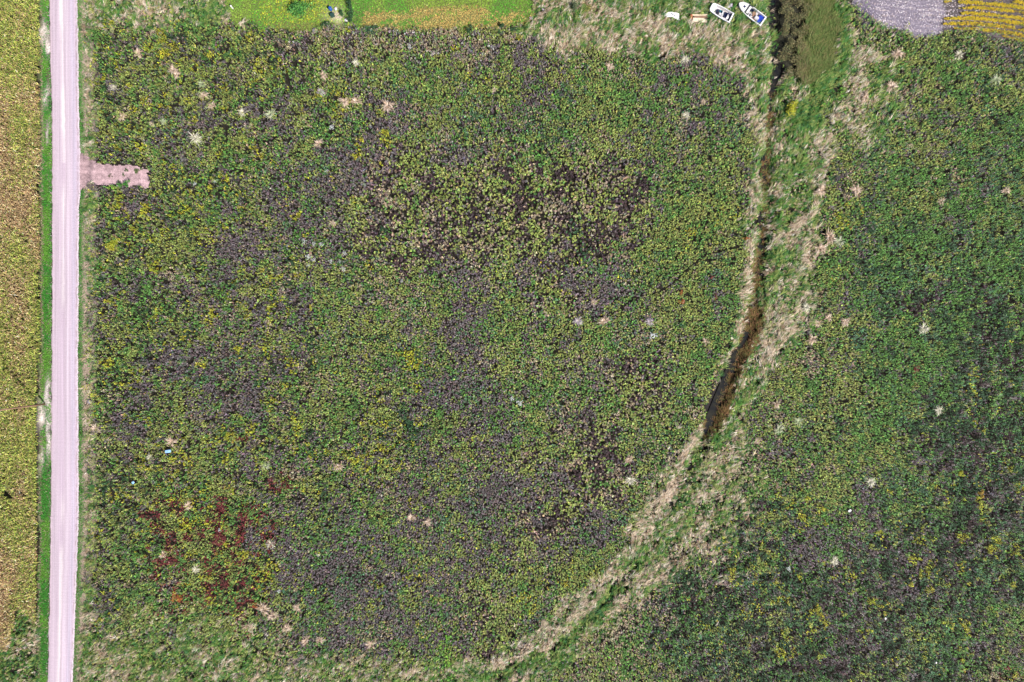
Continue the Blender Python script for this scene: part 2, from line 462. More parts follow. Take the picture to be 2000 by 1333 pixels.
# ------------------------------------------------------------------ vegetation map
SPEC = {
    'YG': (0.260, 0.315, 0.085), 'GR': (0.110, 0.245, 0.055), 'BG': (0.090, 0.195, 0.095), 'PU': (0.165, 0.138, 0.145),
    'MA': (0.070, 0.046, 0.052), 'TN': (0.36, 0.295, 0.20), 'YO': (0.36, 0.37, 0.035), 'DG': (0.033, 0.085, 0.035),
    'RD': (0.18, 0.038, 0.040), 'OR': (0.34, 0.10, 0.035), 'LG': (0.14, 0.36, 0.035), 'WT': (0.56, 0.52, 0.50)}
SN = list(SPEC)
SCOL = np.array([SPEC[k] for k in SN])
CLASS = {
    'Y': dict(YG=.36, GR=.22, YO=.07, PU=.19, TN=.07, DG=.06, MA=.03),
    'G': dict(YG=.42, GR=.25, PU=.14, TN=.08, BG=.08, DG=.03),
    'P': dict(PU=.44, YG=.20, GR=.14, MA=.06, TN=.06, BG=.10, YO=.02),
    'D': dict(YG=.30, TN=.18, MA=.34, PU=.12, GR=.06),
    'C': dict(YG=.29, GR=.19, PU=.27, YO=.055, DG=.07, TN=.09, MA=.03),
    'B': dict(GR=.46, BG=.17, PU=.08, YG=.20, DG=.09),
    'K': dict(PU=.19, MA=.17, BG=.14, DG=.24, GR=.15, YO=.035, YG=.08),
    'T': dict(TN=.34, GR=.22, YG=.22, PU=.12, LG=.05, DG=.05),
    'W': dict(TN=.42, WT=.09, PU=.22, YG=.25, GR=.14),
    'R': dict(RD=.42, YG=.26, GR=.20, MA=.05, YO=.07),
    'O': dict(OR=.8, RD=.2), 'V': dict(YO=.50, YG=.38, GR=.12), 'X': dict(WT=.55, YG=.2, GR=.15, PU=.1),
    'M': dict(MA=.6, PU=.2, DG=.2), 'U': dict(PU=.62, MA=.15, BG=.13, GR=.1), 'L': dict(LG=.55, YG=.3, GR=.15), 'A': dict(YG=.55, GR=.35, YO=.1),
}
CN = list(CLASS)
CP = np.array([[CLASS[c].get(s, 0.0) for s in SN] for c in CN])
CP = CP / CP.sum(1, keepdims=True)
GRID = [
    "YYYYGYWWWWWTTTTTGTGG",
    "YYYYYYYGGYPGGPGTTGGG",
    "YYYPYPGPGGGGGGGTGGGB",
    "YYPYYPPDDPDDDGGTGGGB",
    "YYYYPPPDDDDDGGGTGBBB",
    "YYYCCCGGGPDPGGGTGBBB",
    "YYYCPCGGGPGGGGGTGBBK",
    "YYYPPCGCGPGGDGTGGBBK",
    "YYYYPCYCCPGDGGTGGBKK",
    "YYYYCCCCPPDDGTTGGBKK",
    "YYYRRPPPPPDPGTKKPKKK",
    "YYGGRPPPPGPGTKKKKKKK",
    "YYGGGPPPPDGTTKKKKKKP",
    "GGGGTTTGLGTTTKKKKKKP",
]
GI = np.array([[CN.index(c) for c in r] for r in GRID])
# patches that stand out: class, u, v, radius u, radius v, strength
PATCH = [
    ('D', 880, 430, 190, 110, .75), ('D', 1110, 430, 150, 110, .75), ('D', 940, 330, 180, 70, .5), ('P', 1040, 530, 120, 50, .5), ('M', 745, 440, 30, 28, .7), ('M', 1130, 460, 50, 45, .6), ('M', 985, 425, 26, 22, .5), ('M', 1220, 390, 40, 30, .4), ('U', 880, 300, 45, 30, .6),
    ('U', 900, 640, 34, 60, .6), ('U', 860, 770, 44, 40, .7), ('U', 400, 720, 60, 40, .7), ('U', 470, 800, 50, 60, .75), ('U', 330, 830, 26, 20, .4), ('U', 200, 430, 24, 26, .6), ('U', 240, 560, 40, 26, .4), ('U', 460, 545, 46, 60, .6), ('U', 560, 640, 40, 40, .4),
    ('U', 1060, 960, 60, 45, .8), ('U', 960, 990, 50, 40, .7), ('U', 700, 1080, 90, 70, .6), ('U', 870, 1180, 50, 30, .6), ('U', 640, 1150, 80, 50, .5), ('U', 1140, 1050, 60, 40, .6), ('D', 1280, 790, 40, 60, .6), ('D', 1190, 930, 60, 70, .6),
    ('M', 1640, 830, 22, 24, .8), ('U', 1525, 880, 40, 22, .7), ('U', 1690, 960, 26, 34, .7), ('M', 1880, 560, 70, 40, .5), ('M', 1800, 590, 50, 28, .5), ('M', 1900, 640, 70, 40, .5), ('U', 1850, 440, 30, 24, .5), ('M', 1800, 780, 26, 18, .6), ('U', 1590, 1060, 70, 34, .7), ('U', 1700, 1180, 90, 50, .5), ('U', 1790, 1120, 60, 60, .6), ('K', 1560, 1200, 100, 90, .5),
    ('R', 440, 1060, 42, 34, .85), ('R', 400, 1075, 22, 18, .8), ('R', 460, 1110, 26, 40, .8), ('R', 500, 1120, 26, 20, .7), ('R', 420, 1150, 20, 24, .8), ('R', 485, 1008, 24, 20, .9), ('R', 555, 950, 24, 16, .8), ('R', 525, 945, 14, 10, .7), ('R', 340, 980, 30, 24, .5), ('R', 380, 1140, 90, 40, .4), ('R', 470, 860, 26, 12, .4), ('R', 335, 1190, 40, 20, .4),
    ('V', 215, 478, 16, 10, .9), ('V', 310, 520, 22, 14, .6), ('V', 420, 610, 18, 10, .7), ('V', 320, 610, 26, 12, .6), ('V', 235, 375, 20, 8, .5), ('V', 480, 530, 12, 10, .7), ('V', 750, 280, 12, 14, .6), ('V', 700, 300, 14, 20, .6), ('V', 850, 580, 12, 14, .5), ('V', 800, 700, 30, 20, .4), ('V', 520, 140, 40, 20, .4), ('V', 650, 180, 60, 30, .3), ('V', 1090, 150, 10, 8, .6), ('V', 460, 75, 30, 12, .7), ('V', 340, 90, 60, 24, .4), ('V', 890, 100, 10, 8, .2), ('V', 1015, 68, 22, 8, .8), ('V', 1655, 420, 30, 30, .3),
    ('A', 460, 840, 30, 24, .7), ('A', 420, 790, 26, 20, .4), ('A', 1350, 440, 56, 56, .85), ('A', 1310, 490, 60, 40, .7), ('A', 1410, 400, 24, 40, .5), ('A', 1620, 530, 26, 30, .6), ('A', 1570, 750, 50, 40, .2), ('A', 1690, 860, 60, 30, .25), ('A', 1440, 440, 10, 30, .8), ('A', 1130, 1130, 40, 40, .5), ('A', 1030, 1180, 30, 24, .5), ('A', 1510, 1020, 40, 24, .6), ('A', 1500, 1100, 16, 20, .6),
    ('W', 800, 85, 100, 16, .8), ('W', 560, 75, 60, 10, .5), ('W', 520, 200, 20, 14, .3), ('W', 1080, 22, 46, 26, .8), ('W', 800, 110, 60, 14, .3), ('W', 990, 780, 30, 12, .25), ('W', 1790, 1310, 40, 14, .4), ('T', 1970, 1310, 50, 30, .7), ('R', 1980, 1320, 40, 22, .4),
    ('B', 1710, 480, 80, 90, .5), ('B', 1060, 280, 100, 40, .2), ('B', 640, 1000, 100, 60, .3), ('B', 1880, 1230, 120, 80, .4), ('L', 225, 370, 12, 8, .9), ('L', 180, 305, 12, 8, .9), ('L', 1680, 105, 30, 16, .5), ('L', 1590, 200, 30, 40, .7),
]
_pr = random.Random(91)
for _i in range(62):
    PATCH.append(('V', _pr.uniform(1370, 1990), _pr.uniform(960, 1330), _pr.uniform(5, 10), _pr.uniform(5, 9), .85))
for _i in range(46):
    PATCH.append(('V', _pr.uniform(190, 760), _pr.uniform(120, 1000), _pr.uniform(5, 9), _pr.uniform(5, 8), .75))
n_sp = [Noise(100 + i, 1.5, 2) for i in range(len(SN))]
n_sp2 = [Noise(140 + i, 6.0, 2) for i in range(len(SN))]

def class_weights(x, y):
    wu = x * 10 + 1000 + (n_warp1(x, y) - .5) * 130
    wv = 666.5 - y * 10 + (n_warp2(x, y) - .5) * 130
    a = np.clip(wu / 100 - .5, 0, 18.999)
    b = np.clip(wv / 100 - .5, 0, 12.999)
    i, j = a.astype(int), b.astype(int)
    fa, fb = a - i, b - j
    fa, fb = fa * fa * (3 - 2 * fa), fb * fb * (3 - 2 * fb)
    wgt = np.zeros((len(x), len(CN)))
    r = np.arange(len(x))
    for di, dj, ww in ((0, 0, (1 - fa) * (1 - fb)), (1, 0, fa * (1 - fb)), (0, 1, (1 - fa) * fb), (1, 1, fa * fb)):
        np.add.at(wgt, (r, GI[j + dj, i + di]), ww)
    su = x * 10 + 1000 + (n_warp1(x * 2.2, y * 2.2) - .5) * 44
    sv = 666.5 - y * 10 + (n_warp2(x * 2.2, y * 2.2) - .5) * 44
    for c, pu, pv, ru, rv, k in PATCH:
        k = k * (.62 if c == 'U' else .5 if c == 'M' else 1)
        d2 = ((su - pu) / ru) ** 2 + ((sv - pv) / rv) ** 2
        m_ = k * (1 - sstep(0.35, 1.5, d2))
        wgt *= (1 - m_)[:, None]
        wgt[:, CN.index(c)] += m_
    return wgt

CLUMP = {'YO': 1.35, 'DG': 1.2, 'RD': 1.0, 'TN': .9}
def pick_species(x, y, wgt, clump=5.5, r=rng):
    p = wgt @ CP
    s = np.log(p + 1e-5)
    for k in range(len(SN)):
        s[:, k] += clump * CLUMP.get(SN[k], .72) * (n_sp[k](x, y) - .5) + 2.6 * (n_sp2[k](x, y) - .5)
    s += r.gumbel(size=s.shape) * 0.6
    return s.argmax(1)

# straw and grass: where grass replaces broad-leaved plants, and how much of it is straw
STRAW_LINES = [
    ([(1372, 850), (1335, 905), (1292, 985), (1235, 1065), (1178, 1140), (1135, 1185)], 11, 1.0),
    ([(1330, 880), (1270, 970), (1215, 1060)], 6, .6),
    ([(1120, 1170), (1060, 1235), (1010, 1270)], 10, .7), ([(1160, 1165), (1120, 1215), (1060, 1258), (985, 1295), (890, 1318), (800, 1325)], 10, .95),
    ([(1450, 860), (1410, 930), (1385, 1000), (1340, 1080), (1290, 1130)], 20, .5), ([(1600, 400), (1575, 440), (1530, 475)], 9, .9),
    ([(1560, 520), (1590, 480)], 16, .8), ([(1560, 560), (1545, 620), (1500, 690)], 22, .7), ([(1446, 110), (1468, 190), (1480, 270)], 11, .6), ([(1476, 330), (1472, 410)], 7, .5),
    ([(1466, 500), (1456, 590), (1446, 650)], 7, .8), ([(1480, 560), (1478, 600)], 8, .5), ([(1470, 640), (1510, 690), (1480, 740)], 12, .5),
    ([(1110, 55), (1180, 75), (1300, 95)], 16, .8), ([(1200, 30), (1290, 40)], 16, .6), ([(1075, 85), (1110, 95)], 14, .9), ([(1400, 90), (1450, 130)], 20, .7),
    ([(1650, 70), (1690, 110), (1740, 110)], 10, .8), ([(1660, 130), (1690, 190), (1670, 250)], 16, .7), ([(1620, 300), (1600, 360)], 14, .6), ([(1590, 250), (1610, 320)], 12, .4),
]
GREEN_LINES = [
    ([(1620, 165), (1590, 200), (1570, 250)], 22, 1.0), ([(1648, 40), (1652, 120), (1630, 165)], 13, 1.0), ([(1505, 0), (1500, 60)], 10, .6), ([(1490, 495), (1550, 505)], 14, .9),
    ([(1210, 1150), (1180, 1180), (1140, 1225)], 12, 1.0), ([(1100, 1285), (1075, 1310)], 12, .9), ([(1130, 1240), (1060, 1285), (985, 1315), (900, 1335)], 7, .9), ([(1450, 430), (1452, 480)], 6, .8), ([(1330, 30), (1400, 5)], 20, .7), ([(1440, 40), (1435, 60)], 12, .9), ([(1470, 100), (1480, 140)], 12, .7),
    ([(1200, 55), (1260, 20)], 10, .6), ([(1255, 80), (1270, 100)], 14, .9), ([(1570, 560), (1545, 600)], 8, .7), ([(1560, 280), (1550, 360)], 22, .6), ([(850, 1318), (950, 1310)], 12, .6), ([(1365, 860), (1330, 960)], 6, .5),
]
n_gr = Noise(201, 1.7, 2, (2.0, 0.8), math.radians(48))
n_gr2 = Noise(202, 4.0, 2)
n_gr3 = Noise(203, 1.1, 2, (2.2, .7), math.radians(40))
def grass_fields(x, y):
    su = x * 10 + 1000 + (n_warp1(x * 2.2, y * 2.2) - .5) * 36
    sv = 666.5 - y * 10 + (n_warp2(x * 2.2, y * 2.2) - .5) * 36
    g = inside(BANK, su, sv) * 0.86
    right = sstep(0, 60, dist_line(DITCH, su, sv)) * (sv > 850)
    g = g * (1 - 0.35 * right)
    g = np.maximum(g, inside(TOPGRASS, su, sv) * 0.9)
    g = np.maximum(g, .55 * np.exp(-((su - 1690) / 70) ** 2 - ((sv - 170) / 90) ** 2))
    g = np.maximum(g, .5 * sstep(1175, 1290, sv) * (1 - sstep(420, 620, su)))
    g = np.maximum(g, .6 * sstep(1270, 1320, sv) * (1 - sstep(700, 900, su)))
    g = np.maximum(g, .75 * (1 - sstep(30, 62, sv)) * (su < 480))
    g = np.maximum(g, .5 * np.exp(-((su - 1400) / 60) ** 2 - ((sv - 1000) / 110) ** 2))
    g = np.maximum(g, .8 * (1 - sstep(16, 25, su - interp(ROAD_R, sv))))
    s = sstep(.40, .62, n_gr(x, y)) * 0.62 + 0.1
    s = s * (1 - .45 * sstep(.5, .7, n_gr2(x, y)))
    for line, w, k in STRAW_LINES:
        d = dist_line(line, su, sv)
        m_ = k * (1 - sstep(w * .5, w * 1.6, d))
        s = s * (1 - m_) + m_ * (.55 + .45 * sstep(.3, .6, n_gr3(x, y)))
        g = np.maximum(g, m_)
    for line, w, k in GREEN_LINES:
        d = dist_line(line, su, sv)
        m_ = k * (1 - sstep(w * .5, w * 1.6, d))
        s = s * (1 - m_)
        g = np.maximum(g, m_)
    return g, s

def jitter(u0, u1, v0, v1, step, r=rng):
    us, vs = np.arange(u0, u1, step), np.arange(v0, v1, step)
    U, V = np.meshgrid(us, vs)
    U = U + (np.arange(len(vs)) % 2)[:, None] * step * .5
    U = (U + r.uniform(-.55, .55, U.shape) * step).ravel()
    V = (V + r.uniform(-.55, .55, V.shape) * step).ravel()
    return U, V

def leaves(x, y, z, az, el, L, Wd, roll=None):
    """rhombic leaves: base at x,y,z, pointing along azimuth az and elevation el"""
    d = np.stack([np.cos(az) * np.cos(el), np.sin(az) * np.cos(el), np.sin(el)], -1)
    s = np.stack([-np.sin(az), np.cos(az), np.zeros_like(az)], -1)
    n = np.cross(d, s)
    if roll is not None:
        s = s * np.cos(roll)[:, None] + n * np.sin(roll)[:, None]
    p0 = np.stack([x, y, z], -1)
    mid = p0 + d * (L * .5)[:, None] + np.array([0, 0, 1]) * (L * .06)[:, None]
    h = (Wd * .5)[:, None]
    tip = p0 + d * L[:, None] - np.array([0, 0, 1]) * (L * .10)[:, None]
    return np.stack([p0, mid - s * h, tip, mid + s * h], 1)

def blades(x, y, z, az, el, L, Wd, droop):
    """two quads per grass blade: rising, then bending over"""
    d = np.stack([np.cos(az) * np.cos(el), np.sin(az) * np.cos(el), np.sin(el)], -1)
    e2 = el - droop
    d2 = np.stack([np.cos(az) * np.cos(e2), np.sin(az) * np.cos(e2), np.sin(e2)], -1)
    s = np.stack([-np.sin(az), np.cos(az), np.zeros_like(az)], -1)
    p0 = np.stack([x, y, z], -1)
    p1 = p0 + d * (L * .5)[:, None]
    p2 = p1 + d2 * (L * .5)[:, None]
    h = (Wd * .5)[:, None]
    q1 = np.stack([p0 - s * h * .7, p0 + s * h * .7, p1 + s * h, p1 - s * h], 1)
    q2 = np.stack([p1 - s * h, p1 + s * h, p2 + s * h * .25, p2 - s * h * .25], 1)
    return np.concatenate([q1, q2], 0)

# ------------------------------------------------------------------ sites over the whole meadow
U, V = jitter(146, 2045, -45, 1378, 2.5)
X, Y = W(U, V)
ru = U - interp(ROAD_R, V)
ew = (n_edge(X, Y) - .5) * 8
su, sv = U + (n_warp1(X * 3, Y * 3) - .5) * 22, V + (n_warp2(X * 3, Y * 3) - .5) * 22
keep = (ru + ew > 13) & ~inside(PAD, U + ew, V + ew * .7)
keep &= ~inside(LAWN, su, sv) & ~inside(REED, su, sv)
su2, sv2 = U + (n_warp1(X * 3, Y * 3) - .5) * 44 + rng.normal(0, 4, len(U)), V + (n_warp2(X * 3, Y * 3) - .5) * 34 + rng.normal(0, 4, len(U))
keep &= ~inside(PALE, su2, sv2) & ~inside(SOY, su2, sv2)
dd = dist_line(DITCH, su, sv)
dpatch = sstep(.42, .60, Noise(212, 5.0, 2)(X, Y))
dk_ = 1 - sstep(520, 640, V) * (1 - sstep(860, 880, V)) * 0
keep &= ~((dd < 9 + ew * .6) & (rng.random(len(U)) < np.where(V < 860, np.where((V > 640) & (V < 850), .95, .10 + .85 * dpatch), .5 * dpatch)))
keep &= ~(dist_line([(1482, 610), (1468, 660), (1446, 705), (1432, 740), (1412, 800), (1396, 838)], su, sv) < 13)
keep &= ~(dist_line([(1465, 655), (1440, 690), (1420, 735), (1392, 800), (1380, 850)], su, sv) < 9)
for a_, b_, c_ in EXCL_C:
    keep &= np.hypot(U - a_, V - b_) > c_
for pl in EXCL_P:
    keep &= ~inside(pl, U, V)
for line, w in TRAILS:
    keep &= ~(dist_line(line, U + ew * .3, V + ew * .3) < w * .46)
# bare dark hollows among the coarser plants
n_gap = Noise(210, .75, 2)
n_gapm = Noise(211, 14.0, 2)
gapk = sstep(.35, .62, n_gapm(X, Y)) * .05 + .05 * (1 - sstep(500, 900, U)) + .04 * sstep(1500, 1700, U)
keep &= ~(n_gap(X, Y) > .82 - gapk)
U, V, X, Y = U[keep], V[keep], X[keep], Y[keep]
g, s = grass_fields(X, Y)
isg = rng.random(len(U)) < g
Z = ground_z(X, Y)

# --- broad-leaved meadow plants
fx, fy, fz = X[~isg], Y[~isg], Z[~isg]
wgt = class_weights(fx, fy)
sp = pick_species(fx, fy, wgt)
wD = wgt[:, CN.index('D')] + wgt[:, CN.index('M')]
wV = wgt[:, CN.index('V')]
wC = wgt[:, CN.index('C')] + wgt[:, CN.index('Y')] + wgt[:, CN.index('K')] + wgt[:, CN.index('R')]
dk = rng.random(len(fx)) < .20 + .30 * wD
fx, fy, fz, sp, wD, wC, wV = fx[~dk], fy[~dk], fz[~dk], sp[~dk], wD[~dk], wC[~dk], wV[~dk]
n_h = Noise(220, 1.55, 2)
n_h2 = Noise(221, 5.0, 2)
n_hol = Noise(222, 1.25, 2)
hh = .80 + (n_h(fx, fy) - .5) * (.35 + 2.1 * wC) + (n_h2(fx, fy) - .5) * .35 + rng.uniform(-.16, .16, len(fx)) + .1 * wD
hh += np.isin(sp, [SN.index('YO'), SN.index('DG')]) * .18 - np.isin(sp, [SN.index('MA')]) * .15
hol_ = sstep(.60, .70, n_hol(fx, fy)) * np.clip(1.25 * wC * (1 - .5 * sstep(1450, 1600, fx * 10 + 1000)), 0, 1)
hh = np.clip(hh + .15 * wC + .3 * wV, .22, 1.55) * (1 - .80 * hol_)
NL = 6
n = len(fx)
rep = np.repeat(np.arange(n), NL)
k = np.tile(np.arange(NL), n)
az = rng.uniform(0, 2 * np.pi, n)[rep] + k * 2.4 + rng.normal(0, .3, n * NL)
lev = np.where(k < 3, rng.uniform(.84, 1.05, n * NL), rng.uniform(.42, .84, n * NL))
el = np.where(k < 4, rng.uniform(.0, .75, n * NL), rng.uniform(-.3, .4, n * NL))
size = rng.uniform(.14, .24, n)[rep] * rng.uniform(.8, 1.2, n * NL) * (1 + .35 * wD[rep])
tone = np.exp(rng.normal(0, .32, n))[rep] * np.exp(rng.normal(0, .2, n * NL))
cc = SCOL[sp][rep] * tone[:, None] * np.exp(rng.normal(0, .10, (n, 3)))[rep]
V4 = leaves(fx[rep], fy[rep], fz[rep] + hh[rep] * lev, az, el, size, size * rng.uniform(.45, .65, n * NL), rng.normal(0, .35, n * NL))
o = quads_obj('meadow_plants', V4, cc, M_LEAF)
tag(o, 'dense low broad-leaved meadow weeds covering the whole open field', 'meadow plants', kind='stuff')
print('forb leaves', len(V4))

# --- meadow and bank grass
def straw_colour(n, strawness, r=rng):
    a = np.array([0.60, 0.48, 0.36]); b_ = np.array([0.66, 0.58, 0.49]); c = np.array([0.34, 0.24, 0.16])
    q = r.random((n, 1))
    st = np.where(q < .5, a, np.where(q < .75, b_, c))
    g1 = np.array([0.085, 0.215, 0.04]); g2 = np.array([0.27, 0.33, 0.10]); g3 = np.array([0.06, 0.17, 0.06])
    q = r.random((n, 1))
    gr = np.where(q < .4, g1, np.where(q < .75, g2, g3))
    return np.where((r.random(n) < strawness)[:, None], st, gr) * np.exp(r.normal(0, .2, (n, 1)))

n_dir = Noise(230, 3.0, 2)
def grass(name, x, y, z, st, NB, L0, el0, label, cat, width=.048, comb=.42, spread=.36, base_az=0.85):
    n = len(x)
    rep = np.repeat(np.arange(n), NB)
    N_ = n * NB
    flow = base_az + (n_dir(x, y) - .5) * 4.0 * comb + (rng.random(n) < .3) * np.pi
    az = flow[rep] + rng.normal(0, spread, N_)
    mound = np.clip(.05 + 1.8 * n_h(x, y) + rng.normal(0, .2, n), .3, 1.7)
    el = np.clip(rng.normal(el0, .3, N_), .12, 1.4)
    L = L0 * rng.uniform(.6, 1.25, N_) * mound[rep]
    col = straw_colour(n, st)[rep] * np.exp(rng.normal(0, .22, (N_, 1)))
    Q = blades(x[rep] + rng.normal(0, .06, N_), y[rep] + rng.normal(0, .06, N_), z[rep] - .02 + .45 * (mound[rep] - .5), az, el, L, width * rng.uniform(.7, 1.3, N_), rng.uniform(.3, 1.1, N_))
    o = quads_obj(name, Q, np.concatenate([col, col]), M_STRAW)
    tag(o, label, cat, kind='stuff')
    return o
bx_, by_, bz_, bs_ = X[isg], Y[isg], Z[isg], s[isg]
hol = (n_gap(bx_ * .8, by_ * .8) < .70)
bx_, by_, bz_, bs_ = bx_[hol], by_[hol], bz_[hol], bs_[hol]
ex = rng.random(len(bx_)) < .3
bx_ = np.concatenate([bx_, bx_[ex] + rng.normal(0, .12, ex.sum())]); by_ = np.concatenate([by_, by_[ex] + rng.normal(0, .12, ex.sum())])
bz_ = np.concatenate([bz_, bz_[ex]]); bs_ = np.concatenate([bs_, bs_[ex]])
grass('bank_grass', bx_, by_, bz_, bs_, 9, .85, .75, 'wind-combed straw and green grass along the ditch banks and field margins', 'grass')
print('bank grass tufts', len(bx_))

# --- lawn, verges
def short_grass(name, u, v, colours, NB, L, label, cat='grass', el=1.0, width=.045):
    x, y = W(u, v)
    z = ground_z(x, y)
    n = len(x)
    rep = np.repeat(np.arange(n), NB); N_ = n * NB
    az = rng.uniform(0, 2 * np.pi, N_)
    col = colours[rep] * np.exp(rng.normal(0, .22, (N_, 1)))
    Q = blades(x[rep] + rng.normal(0, .07, N_), y[rep] + rng.normal(0, .07, N_), z[rep] - .01, az, np.clip(rng.normal(el, .35, N_), .2, 1.4),
               L * rng.uniform(.6, 1.3, N_), width * rng.uniform(.7, 1.3, N_), rng.uniform(.3, 1.2, N_))
    return tag(quads_obj(name, Q, np.concatenate([col, col]), M_STRAW), label, cat, kind='stuff')

# left verge
U, V = jitter(66, 104, -50, 1390, 1.9)
X, Y = W(U, V)
ew = (n_edge(X * 1.3, Y * 1.3) - .5) * 7
bare = np.zeros(len(U))
for (a_, b_, c_, d_, k_) in [(83, 58, 8, 24, .95), (93, 85, 6, 24, 1), (88, 190, 8, 18, .7), (93, 170, 5, 30, .8), (91, 258, 6, 22, .8), (91, 765, 8, 28, .97), (80, 815, 9, 20, .95), (94, 850, 5, 40, .9), (79, 890, 5, 20, .85), (93, 900, 4, 20, .6), (76, 930, 4, 24, .5)]:
    bare = np.maximum(bare, k_ * 1.05 * np.exp(-((U + ew * .7 - a_) / (c_ * 1.1)) ** 4 - ((V - b_ + ew * 2) / (d_ * 1.15)) ** 4))
k_ = (U + ew > CORN_EDGE(V) - 4) & (U + ew * .5 < interp(ROAD_L, V) + 1.0) & (rng.random(len(U)) > bare)
U, V, X, Y, ew = U[k_], V[k_], X[k_], Y[k_], ew[k_]
nn = n_gr2(X * 1.5, Y * 1.5)
gcol = np.array([0.05, 0.26, 0.03]) + (np.array([0.13, 0.34, 0.04]) - np.array([0.05, 0.26, 0.03])) * sstep(.35, .65, nn)[:, None]
t_ = rng.random(len(U)) < .06 + .5 * (1 - sstep(0, 7, U + ew - CORN_EDGE(V) + 2)) + .25 * sstep(60, 40, V) * 0
gcol[t_] = (0.40, 0.32, 0.24)
short_grass('verge_grass', U, V, gcol, 5, .26, 'bright green grass strip between the corn and the gravel road')
# right verge
U, V = jitter(140, 188, -50, 1390, 1.9)
X, Y = W(U, V)
ru = U - interp(ROAD_R, V)
ew = (n_edge(X * 1.3, Y * 1.3) - .5) * 6
k_ = (ru + ew * .4 > -.5) & (ru + ew < 19) & ~inside(PAD, U + ew, V + ew)
U, V, X, Y, ru, ew = U[k_], V[k_], X[k_], Y[k_], ru[k_], ew[k_]
gcol = np.where((rng.random(len(U)) < .5)[:, None], np.array([0.06, 0.24, 0.04]), np.array([0.12, 0.27, 0.05]))
t_ = rng.random(len(U)) < sstep(5, 11, ru + ew) * (.55 + .3 * sstep(380, 460, V))
gcol[t_] = np.array([0.50, 0.38, 0.32])
thin = rng.random(len(U)) < .35 * sstep(6, 10, ru)
short_grass('roadside_grass', U[~thin], V[~thin], gcol[~thin], 5, .26, 'narrow strip of green grass and pale straw along the right road edge')
# the farmyard lawn at the far side
U, V = jitter(170, 1052, -50, 72, 2.3)
X, Y = W(U, V)
su, sv = U + (n_warp1(X * 3, Y * 3) - .5) * 22, V + (n_warp2(X * 3, Y * 3) - .5) * 22
k_ = inside(LAWN, su + rng.normal(0, 3, len(U)), sv + rng.normal(0, 3, len(U)))
k_ &= ~(np.exp(-((U - 655) / 16) ** 2 - ((V - 28) / 13) ** 2) > rng.uniform(.35, .9, len(U)))
U, V, X, Y = U[k_], V[k_], X[k_], Y[k_]
nn, n2 = n_gr2(X, Y), n_gr(X * .8, Y * 1.6)
gcol = np.array([0.10, 0.36, 0.03]) + (np.array([0.26, 0.42, 0.05]) - np.array([0.10, 0.36, 0.03])) * sstep(.3, .7, nn)[:, None]
tan = .95 * sstep(695, 720, U) * (1 - .4 * sstep(1000, 1040, U)) * sstep(10, 24, V + (nn - .5) * 24) * (.35 + .65 * sstep(.35, .6, n2))
t_ = rng.random(len(U)) < tan
gcol[t_] = np.where((rng.random(t_.sum()) < .6)[:, None], np.array([0.62, 0.40, 0.13]), np.array([0.55, 0.46, 0.15]))
yl = np.exp(-((U - 570) / 70) ** 4 - ((V - 15) / 34) ** 4)
t_ = rng.random(len(U)) < yl * .75
gcol[t_] = np.where((rng.random(t_.sum()) < .6)[:, None], np.array([0.26, 0.46, 0.04]), np.array([0.52, 0.52, 0.035]))
t_ = (U > 520) & (U < 660) & (V > 42) & (rng.random(len(U)) < .6)
gcol[t_] = (0.22, 0.26, 0.055)
t_ = rng.random(len(U)) < .8 * np.exp(-((U - 697) / 12) ** 4 - ((V - 36) / 16) ** 4)
gcol[t_] = (0.04, 0.22, 0.02)
t_ = (U < 440) & (rng.random(len(U)) < .45)
gcol[t_] = (0.42, 0.34, 0.20)
gcol = gcol * np.exp(rng.normal(0, .28, (len(U), 1)))
short_grass('lawn_grass', U, V, gcol, 6, .22, 'bright green and tan mown grass of the yard beyond the meadow')

# --- reed bed and ditch sedges
def reeds(name, x, y, z, col, NB, h, label, cat, lean=.9, el0=1.15, wid=.06, spread=.7):
    n = len(x); rep = np.repeat(np.arange(n), NB); N_ = n * NB
    az = lean + rng.normal(0, spread, N_)
    c = col[rep] * np.exp(rng.normal(0, .2, (N_, 1)))
    Q = blades(x[rep] + rng.normal(0, .1, N_), y[rep] + rng.normal(0, .1, N_), z[rep], az, np.clip(rng.normal(el0, .14, N_), .5, 1.5), (h[rep]) * rng.uniform(.75, 1.15, N_), wid * rng.uniform(.7, 1.3, N_), rng.uniform(.5, 1.5, N_))
    return tag(quads_obj(name, Q, np.concatenate([c, c]), M_STRAW), label, cat, kind='stuff')
U, V = jitter(1500, 1650, -50, 175, 1.9)
X, Y = W(U, V)
su, sv = U + (n_warp1(X * 3, Y * 3) - .5) * 14, V + (n_warp2(X * 3, Y * 3) - .5) * 14
n_rg = Noise(240, 2.3, 2, (1.5, .75), math.radians(52))
gap = (U < 1580 - .12 * V + (n_rg(X, Y) - .5) * 26)
k_ = inside(REED, su, sv) & ~gap & (rng.random(len(U)) < .8)
U, V, X, Y = U[k_], V[k_], X[k_], Y[k_]
qq = rng.random((len(U), 1))
rc = np.where(qq < .4, np.array([0.14, 0.18, 0.05]), np.where(qq < .75, np.array([0.10, 0.165, 0.045]), np.array([0.22, 0.20, 0.08])))
rc = np.where((U < 1575)[:, None] & (rng.random((len(U), 1)) < .6), np.array([0.19, 0.165, 0.08]), rc)
reeds('reed_bed', X, Y, ground_z(X, Y), rc, 8, 1.7 + 2.6 * (n_h(X * .7, Y * .7) - .5) * (1 - .8 * sstep(1570, 1610, U)) - .5 * sstep(1600, 1640, U), 'tall olive brown reed bed with dark gaps at the head of the ditch', 'reeds', el0=1.28)
